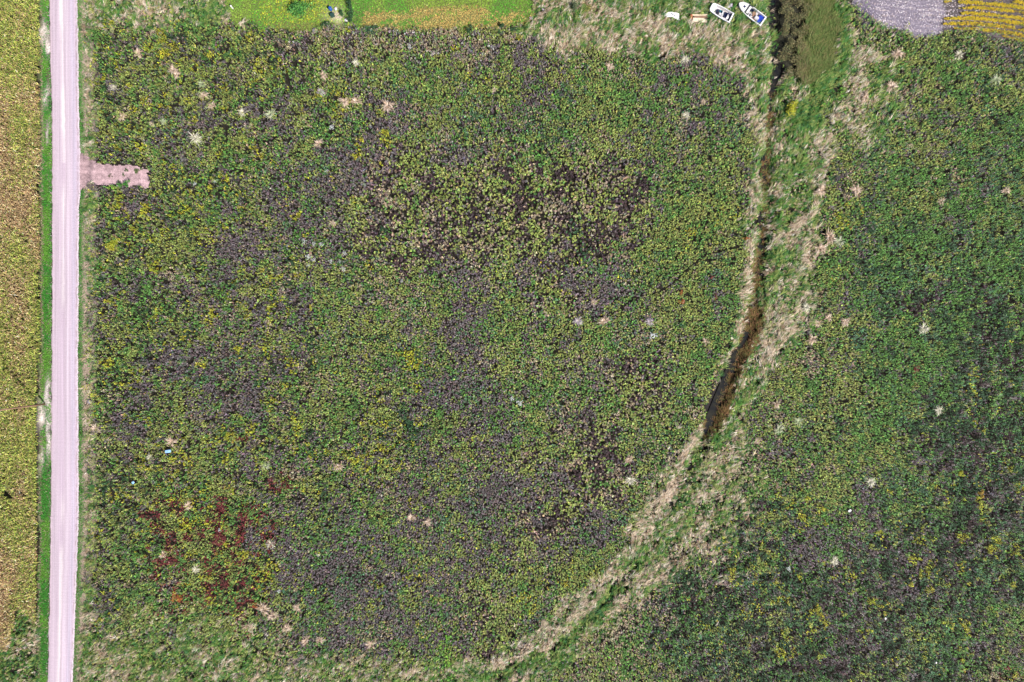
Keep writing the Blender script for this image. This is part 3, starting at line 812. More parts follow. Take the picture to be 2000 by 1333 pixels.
# brown sedge standing in the ditch
U, V = jitter(1370, 1530, 180, 870, 2.2)
X, Y = W(U, V)
l1 = dist_line([(1508, 220), (1505, 300), (1500, 330)], U, V); l2 = dist_line([(1482, 610), (1468, 660), (1446, 705), (1432, 740), (1412, 800), (1396, 838)], U, V); l3 = dist_line([(1478, 480), (1474, 560)], U, V)
ew = (n_edge(X, Y) - .5) * 12
l4 = dist_line(DITCH, U, V)
k_ = (l1 + ew < 8) | (l2 + ew < 17) | (l3 + ew < 6) | (l4 + ew < 10)
k_ &= ~(n_gap(X * .8, Y * .8) > .60) & ~((dist_line([(1465, 655), (1440, 690), (1420, 735), (1392, 800), (1380, 850)], U, V) + ew * .4 < 6))
X, Y, V, U = X[k_], Y[k_], V[k_], U[k_]
qq = rng.random((len(X), 1))
rc = np.where(qq < .5, np.array([0.19, 0.12, 0.045]), np.where(qq < .8, np.array([0.15, 0.15, 0.045]), np.array([0.27, 0.13, 0.07])))
reeds('ditch_sedge', X, Y, ground_z(X, Y), rc, 7, 1.0 + 1.2 * (n_h(X, Y) - .5), 'rusty brown sedge standing in the dark winding ditch', 'sedge', wid=.055)

# --- corn
n_cc = Noise(250, 3.5, 2, (1, 2.2)); n_cc2 = Noise(251, .9, 2)
ur = np.arange(-60, 79, 7.2)
us, vs = [], []
for uu in ur:
    vrow = np.arange(-60, 1400, 2.6)
    us.append(uu + rng.normal(0, .5, len(vrow))); vs.append(vrow + rng.uniform(-.6, .6, len(vrow)))
U, V = np.concatenate(us), np.concatenate(vs)
X, Y = W(U, V)
k_ = (U < CORN_EDGE(V) - 1) & (V < 1240 - U * .5 + (n_cc(X, Y) - .5) * 150) & (rng.random(len(U)) > .04)
k_ &= ~(((U - 20) * .8 + (V - 968) * .6) ** 2 / 200 + ((U - 20) * -.6 + (V - 968) * .8) ** 2 / 30 < 1)
U, V, X, Y = U[k_], V[k_], X[k_], Y[k_]
n = len(U); NB = 8
rep = np.repeat(np.arange(n), NB); N_ = n * NB; k = np.tile(np.arange(NB), n)
z0 = ground_z(X, Y) - .15
H_ = rng.uniform(1.5, 2.25, n)
dry = np.clip(.34 + (n_cc(X, Y) - .5) * 1.9 + .25 * np.sin((V - 150) / 130) - .25 * sstep(55, 75, U), .08, .92)
lev = (.45 + .53 * (k + rng.random(N_)) / NB)
az = rng.uniform(0, np.pi, n)[rep] + (k % 2) * np.pi + rng.normal(0, .55, N_)
isdry = rng.random(N_) < dry[rep]
q = rng.random((N_, 1))
colg = np.where(q < .5, np.array([0.31, 0.37, 0.07]), np.where(q < .75, np.array([0.50, 0.47, 0.12]), np.array([0.11, 0.21, 0.04])))
cold = np.where(q < .5, np.array([0.50, 0.35, 0.17]), np.where(q < .8, np.array([0.24, 0.13, 0.08]), np.array([0.68, 0.53, 0.31])))
cc = np.where(isdry[:, None], cold, colg) * np.exp(rng.normal(0, .35, (N_, 1))) * np.exp(rng.normal(0, .3, (n, 1)))[rep]
Q = blades(X[rep], Y[rep], z0[rep] + H_[rep] * lev, az, rng.uniform(.35, 1.0, N_), rng.uniform(.42, .7, N_), rng.uniform(.07, .11, N_), rng.uniform(.7, 1.7, N_))
# tassels
rt = np.repeat(np.arange(n), 4); nt_ = n * 4
T = blades(X[rt], Y[rt], z0[rt] + H_[rt], rng.uniform(0, 6.28, nt_), rng.uniform(.6, 1.4, nt_), rng.uniform(.22, .34, nt_), np.full(nt_, .035), rng.uniform(.1, .8, nt_))
tcol = np.where(rng.random((nt_, 1)) < .5, np.array([0.50, 0.38, 0.22]), np.array([0.36, 0.24, 0.15]))
# stalks
S_ = blades(X, Y, z0, rng.uniform(0, 6.28, n), np.full(n, 1.5), H_, np.full(n, .04), np.full(n, .02))
scol = np.tile(np.array([[0.22, 0.20, 0.09]]), (n, 1))
corn = quads_obj('corn_crop', np.concatenate([Q, T, S_]), np.concatenate([cc, cc, tcol, tcol, scol, scol]), M_CORN)
tag(corn, 'ripening yellow-green and tan corn field left of the gravel road', 'corn', kind='stuff')
print('corn', n)
# grass beyond the end of the corn
U, V = jitter(-50, 80, 1195, 1390, 3.0)
X, Y = W(U, V)
k_ = (V > 1222 - U * .5 + (n_cc(X, Y) - .5) * 60) & (U < CORN_EDGE(V))
X, Y = X[k_], Y[k_]
grass('headland_grass', X, Y, ground_z(X, Y), sstep(.45, .65, n_gr(X, Y)) * .45 + .08, 9, .6, .8, 'rough green and tan grass past the end of the corn rows', 'grass')

# --- soybeans and the bare pale field
def row_coord(u, v):
    d = u - 1870
    return v - np.where(d > 0, .0007, -.0006) * d * d
U, V = jitter(1835, 2060, -50, 95, 1.7)
X, Y = W(U, V)
rc_ = row_coord(U, V)
ph = np.abs((rc_ / 10.4) % 1 - .5) * 2
n_so = Noise(260, 2.4, 2, (1.8, .5))
su, sv = U + (n_warp1(X * 3, Y * 3) - .5) * 14, V + (n_warp2(X * 3, Y * 3) - .5) * 8
pres = sstep(1845, 1900, U + (n_so(X, Y) - .5) * 60)
lane_gap = np.abs(rc_ - 21) < 3.2
k_ = inside(SOY, su, sv) & (ph < .50 + .12 * pres) & (n_so(X, Y) < .36 + .32 * pres) & ~(lane_gap & (rng.random(len(U)) < .9))
U, V, X, Y = U[k_], V[k_], X[k_], Y[k_]
n = len(U); NB = 6
rep = np.repeat(np.arange(n), NB); N_ = n * NB
gold = rng.random(n) < .85 - .55 * sstep(40, 75, V) * (U < 1960) - .3 * (n_so(X * .6, Y) > .55)
q = rng.random((n, 1))
c0 = np.where(gold[:, None], np.where(q < .5, np.array([0.62, 0.43, 0.02]), np.array([0.52, 0.42, 0.03])), np.where(q < .5, np.array([0.20, 0.24, 0.04]), np.array([0.30, 0.17, 0.05])))
cc = c0[rep] * np.exp(rng.normal(0, .2, (N_, 1)))
z = ground_z(X, Y)
Vq = leaves(X[rep] + rng.normal(0, .06, N_), Y[rep] + rng.normal(0, .06, N_), z[rep] + rng.uniform(.15, .45, N_), rng.uniform(0, 6.28, N_), rng.uniform(-.1, .6, N_), rng.uniform(.14, .22, N_), rng.uniform(.09, .13, N_))
tag(quads_obj('soybean_crop', Vq, cc, M_LEAF), 'golden yellow soybean rows beside the pale bare field', 'soybeans', kind='stuff')
U, V = jitter(1650, 1960, -50, 90, 1.15)
X, Y = W(U, V)
su, sv = U + (n_warp1(X * 3, Y * 3) - .5) * 26, V + (n_warp2(X * 3, Y * 3) - .5) * 20
rc_ = row_coord(U, V)
n_ch = Noise(261, 1.0, 2, (2.2, .45))
n_ch2 = Noise(262, .35, 2)
wedge = np.exp(-((U - 1690) / 16) ** 2 - ((V - 28) / 26) ** 2)
dens = (.85 - .75 * wedge) * (1 - .5 * sstep(40, 66, V + (n_ch2(X * .3, Y * .3) - .5) * 30)) * (.12 + .88 * sstep(.22, .55, np.abs((rc_ / 10.4) % 1 - .5) + (n_ch(X, Y) - .5) * .6))
dens *= 1 - .75 * sstep(1840, 1900, U)
k_ = (inside(PALE, su, sv) | (inside(SOY, U, V) & (U < 1960))) & (rng.random(len(U)) < dens)
U, V, X, Y = U[k_], V[k_], X[k_], Y[k_]
n = len(U)
q = rng.random((n, 1))
cc = np.where(q < .55, np.array([0.74, 0.66, 0.73]), np.where(q < .8, np.array([0.56, 0.45, 0.44]), np.array([0.16, 0.14, 0.19]))) * np.exp(rng.normal(0, .3, (n, 1)))
L = rng.uniform(.12, .28, n)
Vq = leaves(X, Y, ground_z(X, Y) + rng.uniform(.015, .05, n), rng.uniform(0, 6.28, n), rng.uniform(.02, .4, n), L, L * .5)
tag(quads_obj('crop_chaff', Vq, cc, M_STRAW), 'pale crop residue lying in arcs on the bare harvested field', 'crop residue', kind='stuff')
# green plants round the foot of that field
U, V = jitter(86, 162, -60, 1400, 2.2)
e_ = np.minimum(np.abs(U - interp(ROAD_L, V)), np.abs(U - interp(ROAD_R, V)))
k_ = rng.random(len(U)) < .75 * np.exp(-(e_ / 2.6) ** 2)
U, V = U[k_], V[k_]; X, Y = W(U, V); n = len(U)
L = rng.uniform(.06, .2, n)
zz_ = np.maximum(ground_z(X, Y) + .03, np.where((U > interp(ROAD_L, V)) & (U < interp(ROAD_R, V)), .10, -9))
cg = np.where((rng.random((n, 1)) < .6), np.array([0.50, 0.42, 0.45]), np.array([0.26, 0.20, 0.20])) * np.exp(rng.normal(0, .2, (n, 1)))
tag(quads_obj('loose_gravel', leaves(X, Y, zz_, rng.uniform(0, 6.28, n), rng.uniform(.1, .6, n), L, L * .7), cg, M_STRAW), 'loose stones strewn along both edges of the gravel road', 'gravel', kind='stuff')
for tr in ([(1812, 56), (1815, 72), (1819, 88)], [(1842, 50), (1846, 66), (1850, 82)]):
    pass
#OBJECTS#
# ------------------------------------------------------------------ things
def bm_obj(name, bm, mats, parent=None, smooth=False):
    me = bpy.data.meshes.new(name)
    bmesh.ops.recalc_face_normals(bm, faces=bm.faces)
    bm.to_mesh(me); bm.free()
    for m_ in (mats if isinstance(mats, (list, tuple)) else [mats]):
        me.materials.append(m_)
    if smooth:
        for p in me.polygons: p.use_smooth = True
    return link(bpy.data.objects.new(name, me), parent)

def empty(name, loc, rz=0.0, label=None, cat=None, group=None):
    o = bpy.data.objects.new(name, None)
    o.location = loc; o.rotation_euler = (0, 0, rz)
    o.empty_display_size = 0.3
    COL.objects.link(o)
    return tag(o, label, cat, group)

def add_box(bm, c, size, rz=0.0, bevel=0.0, tilt=(0, 0)):
    r = bmesh.ops.create_cube(bm, size=1)
    M = Matrix.Translation(c) @ Matrix.Rotation(rz, 4, 'Z') @ Matrix.Rotation(tilt[0], 4, 'X') @ Matrix.Rotation(tilt[1], 4, 'Y') @ Matrix.Diagonal((*size, 1))
    bmesh.ops.transform(bm, matrix=M, verts=r['verts'])
    if bevel:
        es = list({e for v in r['verts'] for e in v.link_edges})
        bmesh.ops.bevel(bm, geom=es, offset=bevel, segments=2, affect='EDGES')

def add_tube(bm, pts, radii, seg=10, cap=True):
    pts = [Vector(p) for p in pts]
    rings = []
    for i, p in enumerate(pts):
        d = (pts[min(i + 1, len(pts) - 1)] - pts[max(i - 1, 0)]).normalized()
        a_ = d.orthogonal().normalized(); b_ = d.cross(a_)
        r_ = radii[i] if isinstance(radii, (list, tuple)) else radii
        rings.append([bm.verts.new(p + (a_ * math.cos(t) + b_ * math.sin(t)) * r_) for t in np.linspace(0, 2 * math.pi, seg, endpoint=False)])
    for r0, r1 in zip(rings[:-1], rings[1:]):
        for i in range(seg):
            bm.faces.new((r0[i], r0[(i + 1) % seg], r1[(i + 1) % seg], r1[i]))
    if cap:
        bm.faces.new(rings[0][::-1]); bm.faces.new(rings[-1])

def add_lathe(bm, prof, seg=16, M=None):
    rings = []
    for r_, z in prof:
        rings.append([bm.verts.new((r_ * math.cos(t), r_ * math.sin(t), z)) for t in np.linspace(0, 2 * math.pi, seg, endpoint=False)])
    for r0, r1 in zip(rings[:-1], rings[1:]):
        for i in range(seg):
            bm.faces.new((r0[i], r0[(i + 1) % seg], r1[(i + 1) % seg], r1[i]))
    bm.faces.new(rings[0][::-1]); bm.faces.new(rings[-1])
    if M is not None:
        bmesh.ops.transform(bm, matrix=M, verts=bm.verts)

def spot(u, v, dz=0.0):
    x, y = W(u, v)
    return (float(x), float(y), float(ground_z(np.array([x]), np.array([y]))[0]) + dz)

# --- the two boats
def make_boat(name, stern, bow, beam, prof, label, kind):
    """stern and bow: map spots; prof: list of (fraction of length, half beam / (beam / 2), keel lift)"""
    xs, ys, zs = spot(*stern)
    xb, yb, zb = spot(*bow)
    Lb = math.hypot(xb - xs, yb - ys)
    zmin = min(zs, zb) - .02
    root = empty(name, (xs, ys, zmin), math.atan2(yb - ys, xb - xs), label, 'boat', 'boats parked in the grass')
    root.rotation_euler = (0, math.radians(-2.5), root.rotation_euler[2])
    H = 0.95
    st = []
    for t, hb, lift in prof:
        st.append((t * Lb, hb * beam / 2, H + .16 * t * t, lift))
    # hull
    bm = bmesh.new()
    rows = []
    for x, hb, zg, lift in st:
        zc = .30 + lift * .6
        rows.append([bm.verts.new((x, s * b_, z)) for s, b_, z in (
            (1, hb, zg), (1, hb * .97, zg - .12), (1, hb * .86, zc), (1, hb * .45, .12 + lift), (1, 0.0, lift * .8), (-1, hb * .45, .12 + lift), (-1, hb * .86, zc), (-1, hb * .97, zg - .12), (-1, hb, zg))])
    for r0, r1 in zip(rows[:-1], rows[1:]):
        for i in range(8):
            bm.faces.new((r0[i], r1[i], r1[i + 1], r0[i + 1]))
    bm.faces.new(rows[0]); bm.faces.new(rows[-1][::-1])
    hull = bm_obj('hull', bm, M_WHITE, root, True)
    # rub rail: proud strip round the sheer
    bm = bmesh.new()
    for s in (1, -1):
        add_tube(bm, [(x, s * (hb + .012), zg - .07) for x, hb, zg, l in st], .028, 6)
    bm_obj('rub_rail', bm, M_RUB, root)
    # deck with the cockpit left open
    c0, c1 = (.06, .80) if kind == 'open' else (.045, .66)
    tt_ = sorted(set([c0, c1] + [p[0] for p in prof] + list(np.linspace(0, 1, 13))))
    T0 = np.array([p[0] for p in prof]); HB = np.array([p[1] * beam / 2 for p in prof])
    def hb_at(t): return float(np.interp(t, T0, HB))
    bm = bmesh.new()
    sw = .17
    def inner(t):
        return max(hb_at(t) - sw - (.05 if t > c1 - .1 else 0), .05)
    def zt(t): return H + .16 * t * t + .012
    for a_, b_ in zip(tt_[:-1], tt_[1:]):
        mid_ = (a_ + b_) / 2
        if c0 <= mid_ <= c1:
            for s in (1, -1):
                q = [(a_ * Lb, s * hb_at(a_), zt(a_)), (b_ * Lb, s * hb_at(b_), zt(b_)), (b_ * Lb, s * inner(b_), zt(b_) + .02), (a_ * Lb, s * inner(a_), zt(a_) + .02)]
                bm.faces.new([bm.verts.new(p) for p in q])
        else:
            crown = .07 if mid_ > c1 else .02
            for s in (1, -1):
                q = [(a_ * Lb, s * hb_at(a_), zt(a_)), (b_ * Lb, s * hb_at(b_), zt(b_)), (b_ * Lb, 0, zt(b_) + crown), (a_ * Lb, 0, zt(a_) + crown)]
                bm.faces.new([bm.verts.new(p) for p in q])
    bm_obj('deck', bm, M_WHITE, root)
    # cockpit liner
    bm = bmesh.new()
    ts = [t for t in tt_ if c0 <= t <= c1]
    zf = .42
    for a_, b_ in zip(ts[:-1], ts[1:]):
        for s in (1, -1):
            bm.faces.new([bm.verts.new(p) for p in [(a_ * Lb, s * inner(a_), zt(a_) + .02), (b_ * Lb, s * inner(b_), zt(b_) + .02), (b_ * Lb, s * (inner(b_) - .05), zf), (a_ * Lb, s * (inner(a_) - .05), zf)]])
        bm.faces.new([bm.verts.new(p) for p in [(a_ * Lb, inner(a_) - .05, zf), (b_ * Lb, inner(b_) - .05, zf), (b_ * Lb, -inner(b_) + .05, zf), (a_ * Lb, -inner(a_) + .05, zf)]])
    for t in (c0, c1):
        bm.faces.new([bm.verts.new(p) for p in [(t * Lb, inner(t), zt(t) + .02), (t * Lb, inner(t) - .05, zf), (t * Lb, -inner(t) + .05, zf), (t * Lb, -inner(t), zt(t) + .02)]])
    bm_obj('cockpit', bm, M_LINER, root)
    return root, Lb, H, zf

A_prof = [(0, .97, 0), (.2, 1, 0), (.45, 1, 0), (.65, .96, .02), (.80, .90, .06), (.90, .83, .12), (.955, .74, .18), (.985, .60, .24), (1.0, .42, .30)]
boatA, LA, HA, zf = make_boat('open_skiff', (1428.2, 37.3), (1386.2, 15.8), 2.15, A_prof, 'smaller white open boat with blunt bow and teal and navy seats, nearer the white boards', 'open')
def part(name, root, mat, boxes):
    bm = bmesh.new()
    for b_ in boxes: add_box(bm, *b_)
    return bm_obj(name, bm, mat, root)
part('seat', boatA, M_TEAL, [((2.55, -.12, .66), (.55, .60, .40), .1, .05), ((2.28, -.12, .98), (.12, .58, .36), .1, .04)])
part('seat', boatA, M_NAVY, [((1.35, -.08, .62), (.50, 1.0, .36), 0, .05), ((1.12, -.08, .94), (.13, 1.0, .40), 0, .04)])
part('console', boatA, M_LINER, [((2.35, .50, .80), (.75, .45, .72), 0, .05), ((2.55, .50, 1.18), (.30, .40, .12), 0, .03)])
part('windscreen', boatA, M_DARKGLASS, [((2.80, .50, 1.28), (.04, .46, .34), 0, .01, (0, -.5))])
part('motor_well', boatA, M_NAVY, [((.42, 0, .60), (.12, 1.5, .34), 0, .03), ((.75, -.62, .56), (.62, .16, .26), 0, .03)])
part('floor_hatch', boatA, M_WHITE, [((1.90, .05, .47), (.50, .50, .06), 0, .02), ((.82, .12, .52), (.45, .55, .18), 0, .03)])
part('bow_seat', boatA, M_NAVY, [((3.20, .10, .58), (.20, .55, .30), .6, .05), ((3.15, -.25, .60), (.16, .42, .30), -.4, .04)])
part('grab_rail', boatA, M_RUB, [((.95, -1.0, 1.0), (1.3, .05, .05), .0, .01)])
part('grab_rail', boatA, M_RUB, [((.9, .98, 1.0), (.6, .05, .05), 0, .01)])
bm = bmesh.new()
add_tube(bm, [(2.10, .50, 1.18), (2.02, .50, 1.22)], .03, 8)
for i in range(16):
    a0, a1 = i * math.pi / 8, (i + 1) * math.pi / 8
    add_tube(bm, [(2.0 - .05 * math.sin(a0), .50 + .19 * math.cos(a0), 1.22 + .17 * math.sin(a0)), (2.0 - .05 * math.sin(a1), .50 + .19 * math.cos(a1), 1.22 + .17 * math.sin(a1))], .018, 6)
bm_obj('steering_wheel', bm, M_RUB, boatA)

B_prof = [(0, .97, 0), (.2, 1, 0), (.45, 1, 0), (.60, .97, .02), (.72, .88, .06), (.82, .74, .12), (.90, .56, .19), (.955, .36, .26), (.985, .2, .31), (1.0, .07, .34)]
boatB, LB, HB_, zf = make_boat('cabin_boat', (1490.4, 43.6), (1441.3, 9.2), 2.2, B_prof, 'larger white pointed boat with dark windscreen line and a royal blue tarp in its stern', 'cuddy')
part('windscreen', boatB, M_DARKGLASS, [((4.02, 0, 1.26), (.05, 1.72, .36), 0, .01, (0, -.55)), ((3.66, .88, 1.20), (.80, .04, .26), -.12, .01), ((3.66, -.88, 1.20), (.80, .04, .26), .12, .01)])
part('dashboard', boatB, M_WHITE, [((3.72, 0, 1.02), (.42, 1.55, .16), 0, .03)])
part('hatch', boatB, M_NAVY, [((4.75, .0, 1.20), (.40, .40, .07), 0, .03)])
part('seat', boatB, M_LINER, [((3.05, .50, .66), (.55, .52, .40), 0, .05), ((2.78, .50, .98), (.14, .50, .44), 0, .04)])
part('seat', boatB, M_NAVY, [((3.12, -.52, .66), (.50, .50, .40), 0, .05), ((2.86, -.52, .98), (.14, .48, .44), 0, .04)])
part('engine_cover', boatB, M_LINER, [((1.55, .18, .66), (.85, .75, .50), 0, .08)])
part('side_bench', boatB, M_WOOD, [((1.9, .72, .62), (1.2, .22, .30), 0, .03)])
bm = bmesh.new()
for s in (1, -1):
    add_tube(bm, [(3.9, s * .96, 1.12), (4.6, s * .82, 1.36), (5.3, s * .52, 1.40), (5.8, s * .18, 1.40)], .018, 6)
    for x, y, z in ((4.6, .82, 1.36), (5.3, .52, 1.40)):
        add_tube(bm, [(x, s * y, z), (x, s * y, 1.06)], .015, 6)
bm_obj('bow_rail', bm, M_STEEL, boatB)

def crumple(name, root_pt, size, rz, amp, mat, label, cat, seed, z=0.0, thick=.03, stripes=None):
    """a rumpled sheet with thickness"""
    nz_ = Noise(seed, .45, 3)
    nx_, ny_ = max(6, int(size[0] / .12)), max(6, int(size[1] / .12))
    bm = bmesh.new()
    g_ = {}
    for side in (0, 1):
        for i in range(nx_ + 1):
            for j in range(ny_ + 1):
                x, y = (i / nx_ - .5) * size[0], (j / ny_ - .5) * size[1]
                e = (nz_(x * 2 + 9, y * 2) - .5) * .25
                zz = amp * float(nz_(x + 3 * seed, y)) - side * thick
                g_[side, i, j] = bm.verts.new((x * (1 + e), y * (1 - e), zz))
    for i in range(nx_):
        for j in range(ny_):
            bm.faces.new((g_[0, i, j], g_[0, i + 1, j], g_[0, i + 1, j + 1], g_[0, i, j + 1]))
            bm.faces.new((g_[1, i, j], g_[1, i, j + 1], g_[1, i + 1, j + 1], g_[1, i + 1, j]))
    for i in range(nx_):
        for j in (0, ny_):
            bm.faces.new((g_[0, i, j], g_[0, i + 1, j], g_[1, i + 1, j], g_[1, i, j]))
    for j in range(ny_):
        for i in (0, nx_):
            bm.faces.new((g_[0, i, j], g_[0, i, j + 1], g_[1, i, j + 1], g_[1, i, j]))
    o = bm_obj(name, bm, mat, None, True)
    o.location = (root_pt[0], root_pt[1], root_pt[2] + z); o.rotation_euler = (0, 0, rz)
    return tag(o, label, cat)
def in_boat(root, x, y, z):
    p = Matrix.Translation(root.location) @ root.rotation_euler.to_matrix().to_4x4() @ Vector((x, y, z))
    return (p.x, p.y, p.z)
rB, rA = boatB.rotation_euler[2], boatA.rotation_euler[2]
crumple('tarp', in_boat(boatB, .86, -.02, .55), (1.1, 1.62), rB, .42, M_BLUE, 'royal blue tarp rumpled across the stern of the larger pointed boat', 'tarp', 31)
crumple('canvas_cover', in_boat(boatB, 2.35, -.28, .46), (.75, .9), rB + .6, .45, M_WOOD, 'brown folded canvas lying amidships in the larger pointed boat', 'canvas', 32)
crumple('plastic_sheet', spot(1424.5, 11.5, .25), (1.3, .8), rB + .9, .5, M_PURPLE, 'faded purple-grey plastic sheet heaped between the two boats', 'plastic sheet', 33)
bm = bmesh.new()
add_tube(bm, [(-.9, 0, 0), (-.3, .05, .06), (.3, -.03, .05), (.95, .06, .0)], [.12, .14, .13, .09], 9)
o = bm_obj('driftwood_log', bm, M_WOOD, None, True); o.location = spot(1419.5, 14, .25); o.rotation_euler = (0, .1, .95)
tag(o, 'short brown log leaning in the grass between the two boats', 'log')

# --- boards, sheet and drum left of the boats
def board(name, u, v, L, wd, th, rz, mat, label, seed, z=.30):
    r_ = random.Random(seed)
    bm = bmesh.new()
    nseg = 14
    rows = []
    for i in range(nseg + 1):
        t = i / nseg
        x = (t - .5) * L
        w0 = wd / 2 * (1 - .45 * max(0, (t - .75) / .25) * r_.random()) * (1 + .08 * (r_.random() - .5))
        w1 = wd / 2 * (1 - .35 * max(0, (.2 - t) / .2) * r_.random()) * (1 + .08 * (r_.random() - .5))
        zz = .05 * math.sin(t * 5 + seed)
        rows.append([bm.verts.new(p) for p in ((x, w0, zz), (x, -w1, zz + .02), (x, -w1, zz + .02 - th), (x, w0, zz - th))])
    for r0, r1 in zip(rows[:-1], rows[1:]):
        for i in range(4):
            bm.faces.new((r0[i], r1[i], r1[(i + 1) % 4], r0[(i + 1) % 4]))
    bm.faces.new(rows[0]); bm.faces.new(rows[-1][::-1])
    o = bm_obj(name, bm, mat)
    o.location = spot(u, v, z); o.rotation_euler = (0, 0, rz)
    return tag(o, label, 'board', 'weathered boards dumped beside the boats')
M_CREAM = mat_plain('cream_paint_board', (0.80, 0.72, 0.56), (0.62, 0.48, 0.34), 3.0, 0.7, 0.3, 0.2)
board('plywood_board', 1368, 38.6, 2.8, .85, .04, -.03, M_CREAM, 'widest cream board, lowest of the three beside the smaller boat', 1)
board('split_plank', 1369.5, 32.6, 2.7, .32, .05, .04, M_WOOD, 'narrow brown split plank in the middle of the three boards', 2, .34)
board('pale_plank', 1367.5, 28.3, 3.0, .38, .05, -.01, M_PALEWOOD, 'long pale plank, topmost of the three boards beside the smaller boat', 3)
root = empty('rusty_drum', spot(1350.3, 32.3, .28), 1.45, 'rusty red drum lying on its side left of the weathered boards', 'drum')
bm = bmesh.new()
add_lathe(bm, [(.27, -.42), (.29, -.40), (.28, -.15), (.30, -.13), (.28, -.11), (.28, .13), (.30, .15), (.28, .17), (.29, .40), (.27, .42)], 18, Matrix.Rotation(math.pi / 2, 4, 'Y'))
bm_obj('drum_shell', bm, M_RUST, root, False)
bm = bmesh.new()
add_lathe(bm, [(.05, .42), (.05, .45)], 10, Matrix.Rotation(math.pi / 2, 4, 'Y') @ Matrix.Translation((.15, 0, 0)))
bm_obj('bung', bm, M_STEEL, root)
# white curved panel
root = empty('broken_canoe_shell', spot(1311, 33, .42), 0, 'white torn curved panel with a blue stripe, lying in grass left of the boards', 'panel')
out = [(-2.0, .1), (-1.35, .62), (-.45, .85), (.6, .78), (1.55, .62), (1.62, -.75), (1.0, -.45), (.35, -.12), (-.6, -.05), (-1.3, -.05)]
bm = bmesh.new()
def panel_z(x, y): return .28 * math.cos(x * .75) + .12 * y
N_ = 40
poly_u, poly_v = np.array([p[0] for p in out]), np.array([p[1] for p in out])
gxs, gys = np.linspace(-2.0, 1.65, 38), np.linspace(-.75, .85, 18)
gv_ = {}
def vert(side, i, j):
    if (side, i, j) not in gv_:
        x, y = float(gxs[i]), float(gys[j])
        gv_[side, i, j] = bm.verts.new((x, y, panel_z(x, y) - side * .025))
    return gv_[side, i, j]
cell = {}
for i in range(37):
    for j in range(17):
        cu, cv = np.array([(gxs[i] + gxs[i + 1]) / 2]), np.array([(gys[j] + gys[j + 1]) / 2])
        cell[i, j] = bool(inside(out, cu, cv)[0])
for (i, j), ok in cell.items():
    if not ok: continue
    bm.faces.new((vert(0, i, j), vert(0, i + 1, j), vert(0, i + 1, j + 1), vert(0, i, j + 1)))
    bm.faces.new((vert(1, i, j), vert(1, i, j + 1), vert(1, i + 1, j + 1), vert(1, i + 1, j)))
    for di, dj, e in ((-1, 0, ((i, j), (i, j + 1))), (1, 0, ((i + 1, j), (i + 1, j + 1))), (0, -1, ((i, j), (i + 1, j))), (0, 1, ((i, j + 1), (i + 1, j + 1)))):
        if not cell.get((i + di, j + dj), False):
            (a0, b0), (a1, b1) = e
            bm.faces.new((vert(0, a0, b0), vert(0, a1, b1), vert(1, a1, b1), vert(1, a0, b0)))
bm_obj('shell', bm, M_WHITE, root, False)
bm = bmesh.new()
for x0, y0 in ((0.0, .58), (.2, .42), (.42, .28), (.6, .2)):
    add_box(bm, (x0, y0, panel_z(x0, y0) + .012), (.30, .12, .02), -.65)
bm_obj('stripe', bm, M_NAVY, root)

# --- yard litter
def barrel(u, v, r_, h, mat, name, label, cat, lid=None):
    root = empty(name, spot(u, v, 0), 0, label, cat)
    bm = bmesh.new()
    add_lathe(bm, [(r_ * .92, 0), (r_, .05), (r_ * 1.04, h * .33), (r_ * 1.0, h * .36), (r_ * 1.04, h * .66), (r_, h * .69), (r_, h - .04), (r_ * .9, h)], 18)
    bm_obj('barrel_body', bm, mat, root, True)
    bm = bmesh.new()
    add_lathe(bm, [(r_ * .8, h + .001), (r_ * .8, h + .03), (r_ * .7, h + .04)], 18)
    bm_obj('lid', bm, lid or mat, root)
M_BLUEPL = mat_plain('blue_plastic', (0.02, 0.07, 0.30), (0.03, 0.10, 0.36), 4, .4)
barrel(645, 17, .32, .9, M_BLUEPL, 'plastic_barrel', 'blue plastic barrel on the bare patch of the far yard', 'barrel')
barrel(655, 16, .24, .45, M_WHITE, 'white_bucket', 'white lidded bucket just right of the blue barrel', 'bucket', M_LINER)
M_DARKBIN = mat_plain('dark_bin_plastic', (0.02, 0.05, 0.045), (0.03, 0.07, 0.06), 4, .5)
root = empty('storage_bin', spot(649, 29.5, 0), .4, 'dark green storage bin below the blue barrel', 'bin')
part('bin_body', root, M_DARKBIN, [((0, 0, .35), (.75, .6, .70), 0, .05)])
part('lid', root, M_DARKBIN, [((0, 0, .73), (.82, .66, .07), 0, .03)])

def stone(u, v, r_, label, mat=M_STONE, seed=0, flat=.6, dz=.05):
    bm = bmesh.new()
    bmesh.ops.create_icosphere(bm, subdivisions=3, radius=r_)
    rr = random.Random(seed)
    ax = [(Vector((rr.uniform(-1, 1), rr.uniform(-1, 1), rr.uniform(-1, 1))).normalized(), rr.uniform(.72, .95) * r_) for _ in range(10)]
    for vtx in bm.verts:
        for a_, d_ in ax:
            k_ = vtx.co.dot(a_)
            if k_ > d_: vtx.co -= a_ * (k_ - d_)
        vtx.co.z *= flat
    o = bm_obj('boulder', bm, mat)
    o.location = spot(u, v, dz); o.rotation_euler = (0, 0, rr.random() * 6)
    return tag(o, label, 'boulder')
stone(613.5, 57.5, .55, 'grey boulder below the round dark shrub at the yard edge', M_STONE, 3)
stone(674.5, 37.5, .38, 'small pale boulder beside the dark narrow shrubs of the yard', M_LINER, 4)
stone(171.3, 786, .55, 'dark grey flat boulder in the straw on the right roadside', M_STONE, 5, .5, .2)
M_SCRAP = mat_plain('blue_scrap', (0.22, 0.42, 0.75), (0.32, 0.55, 0.85), 4, .5)
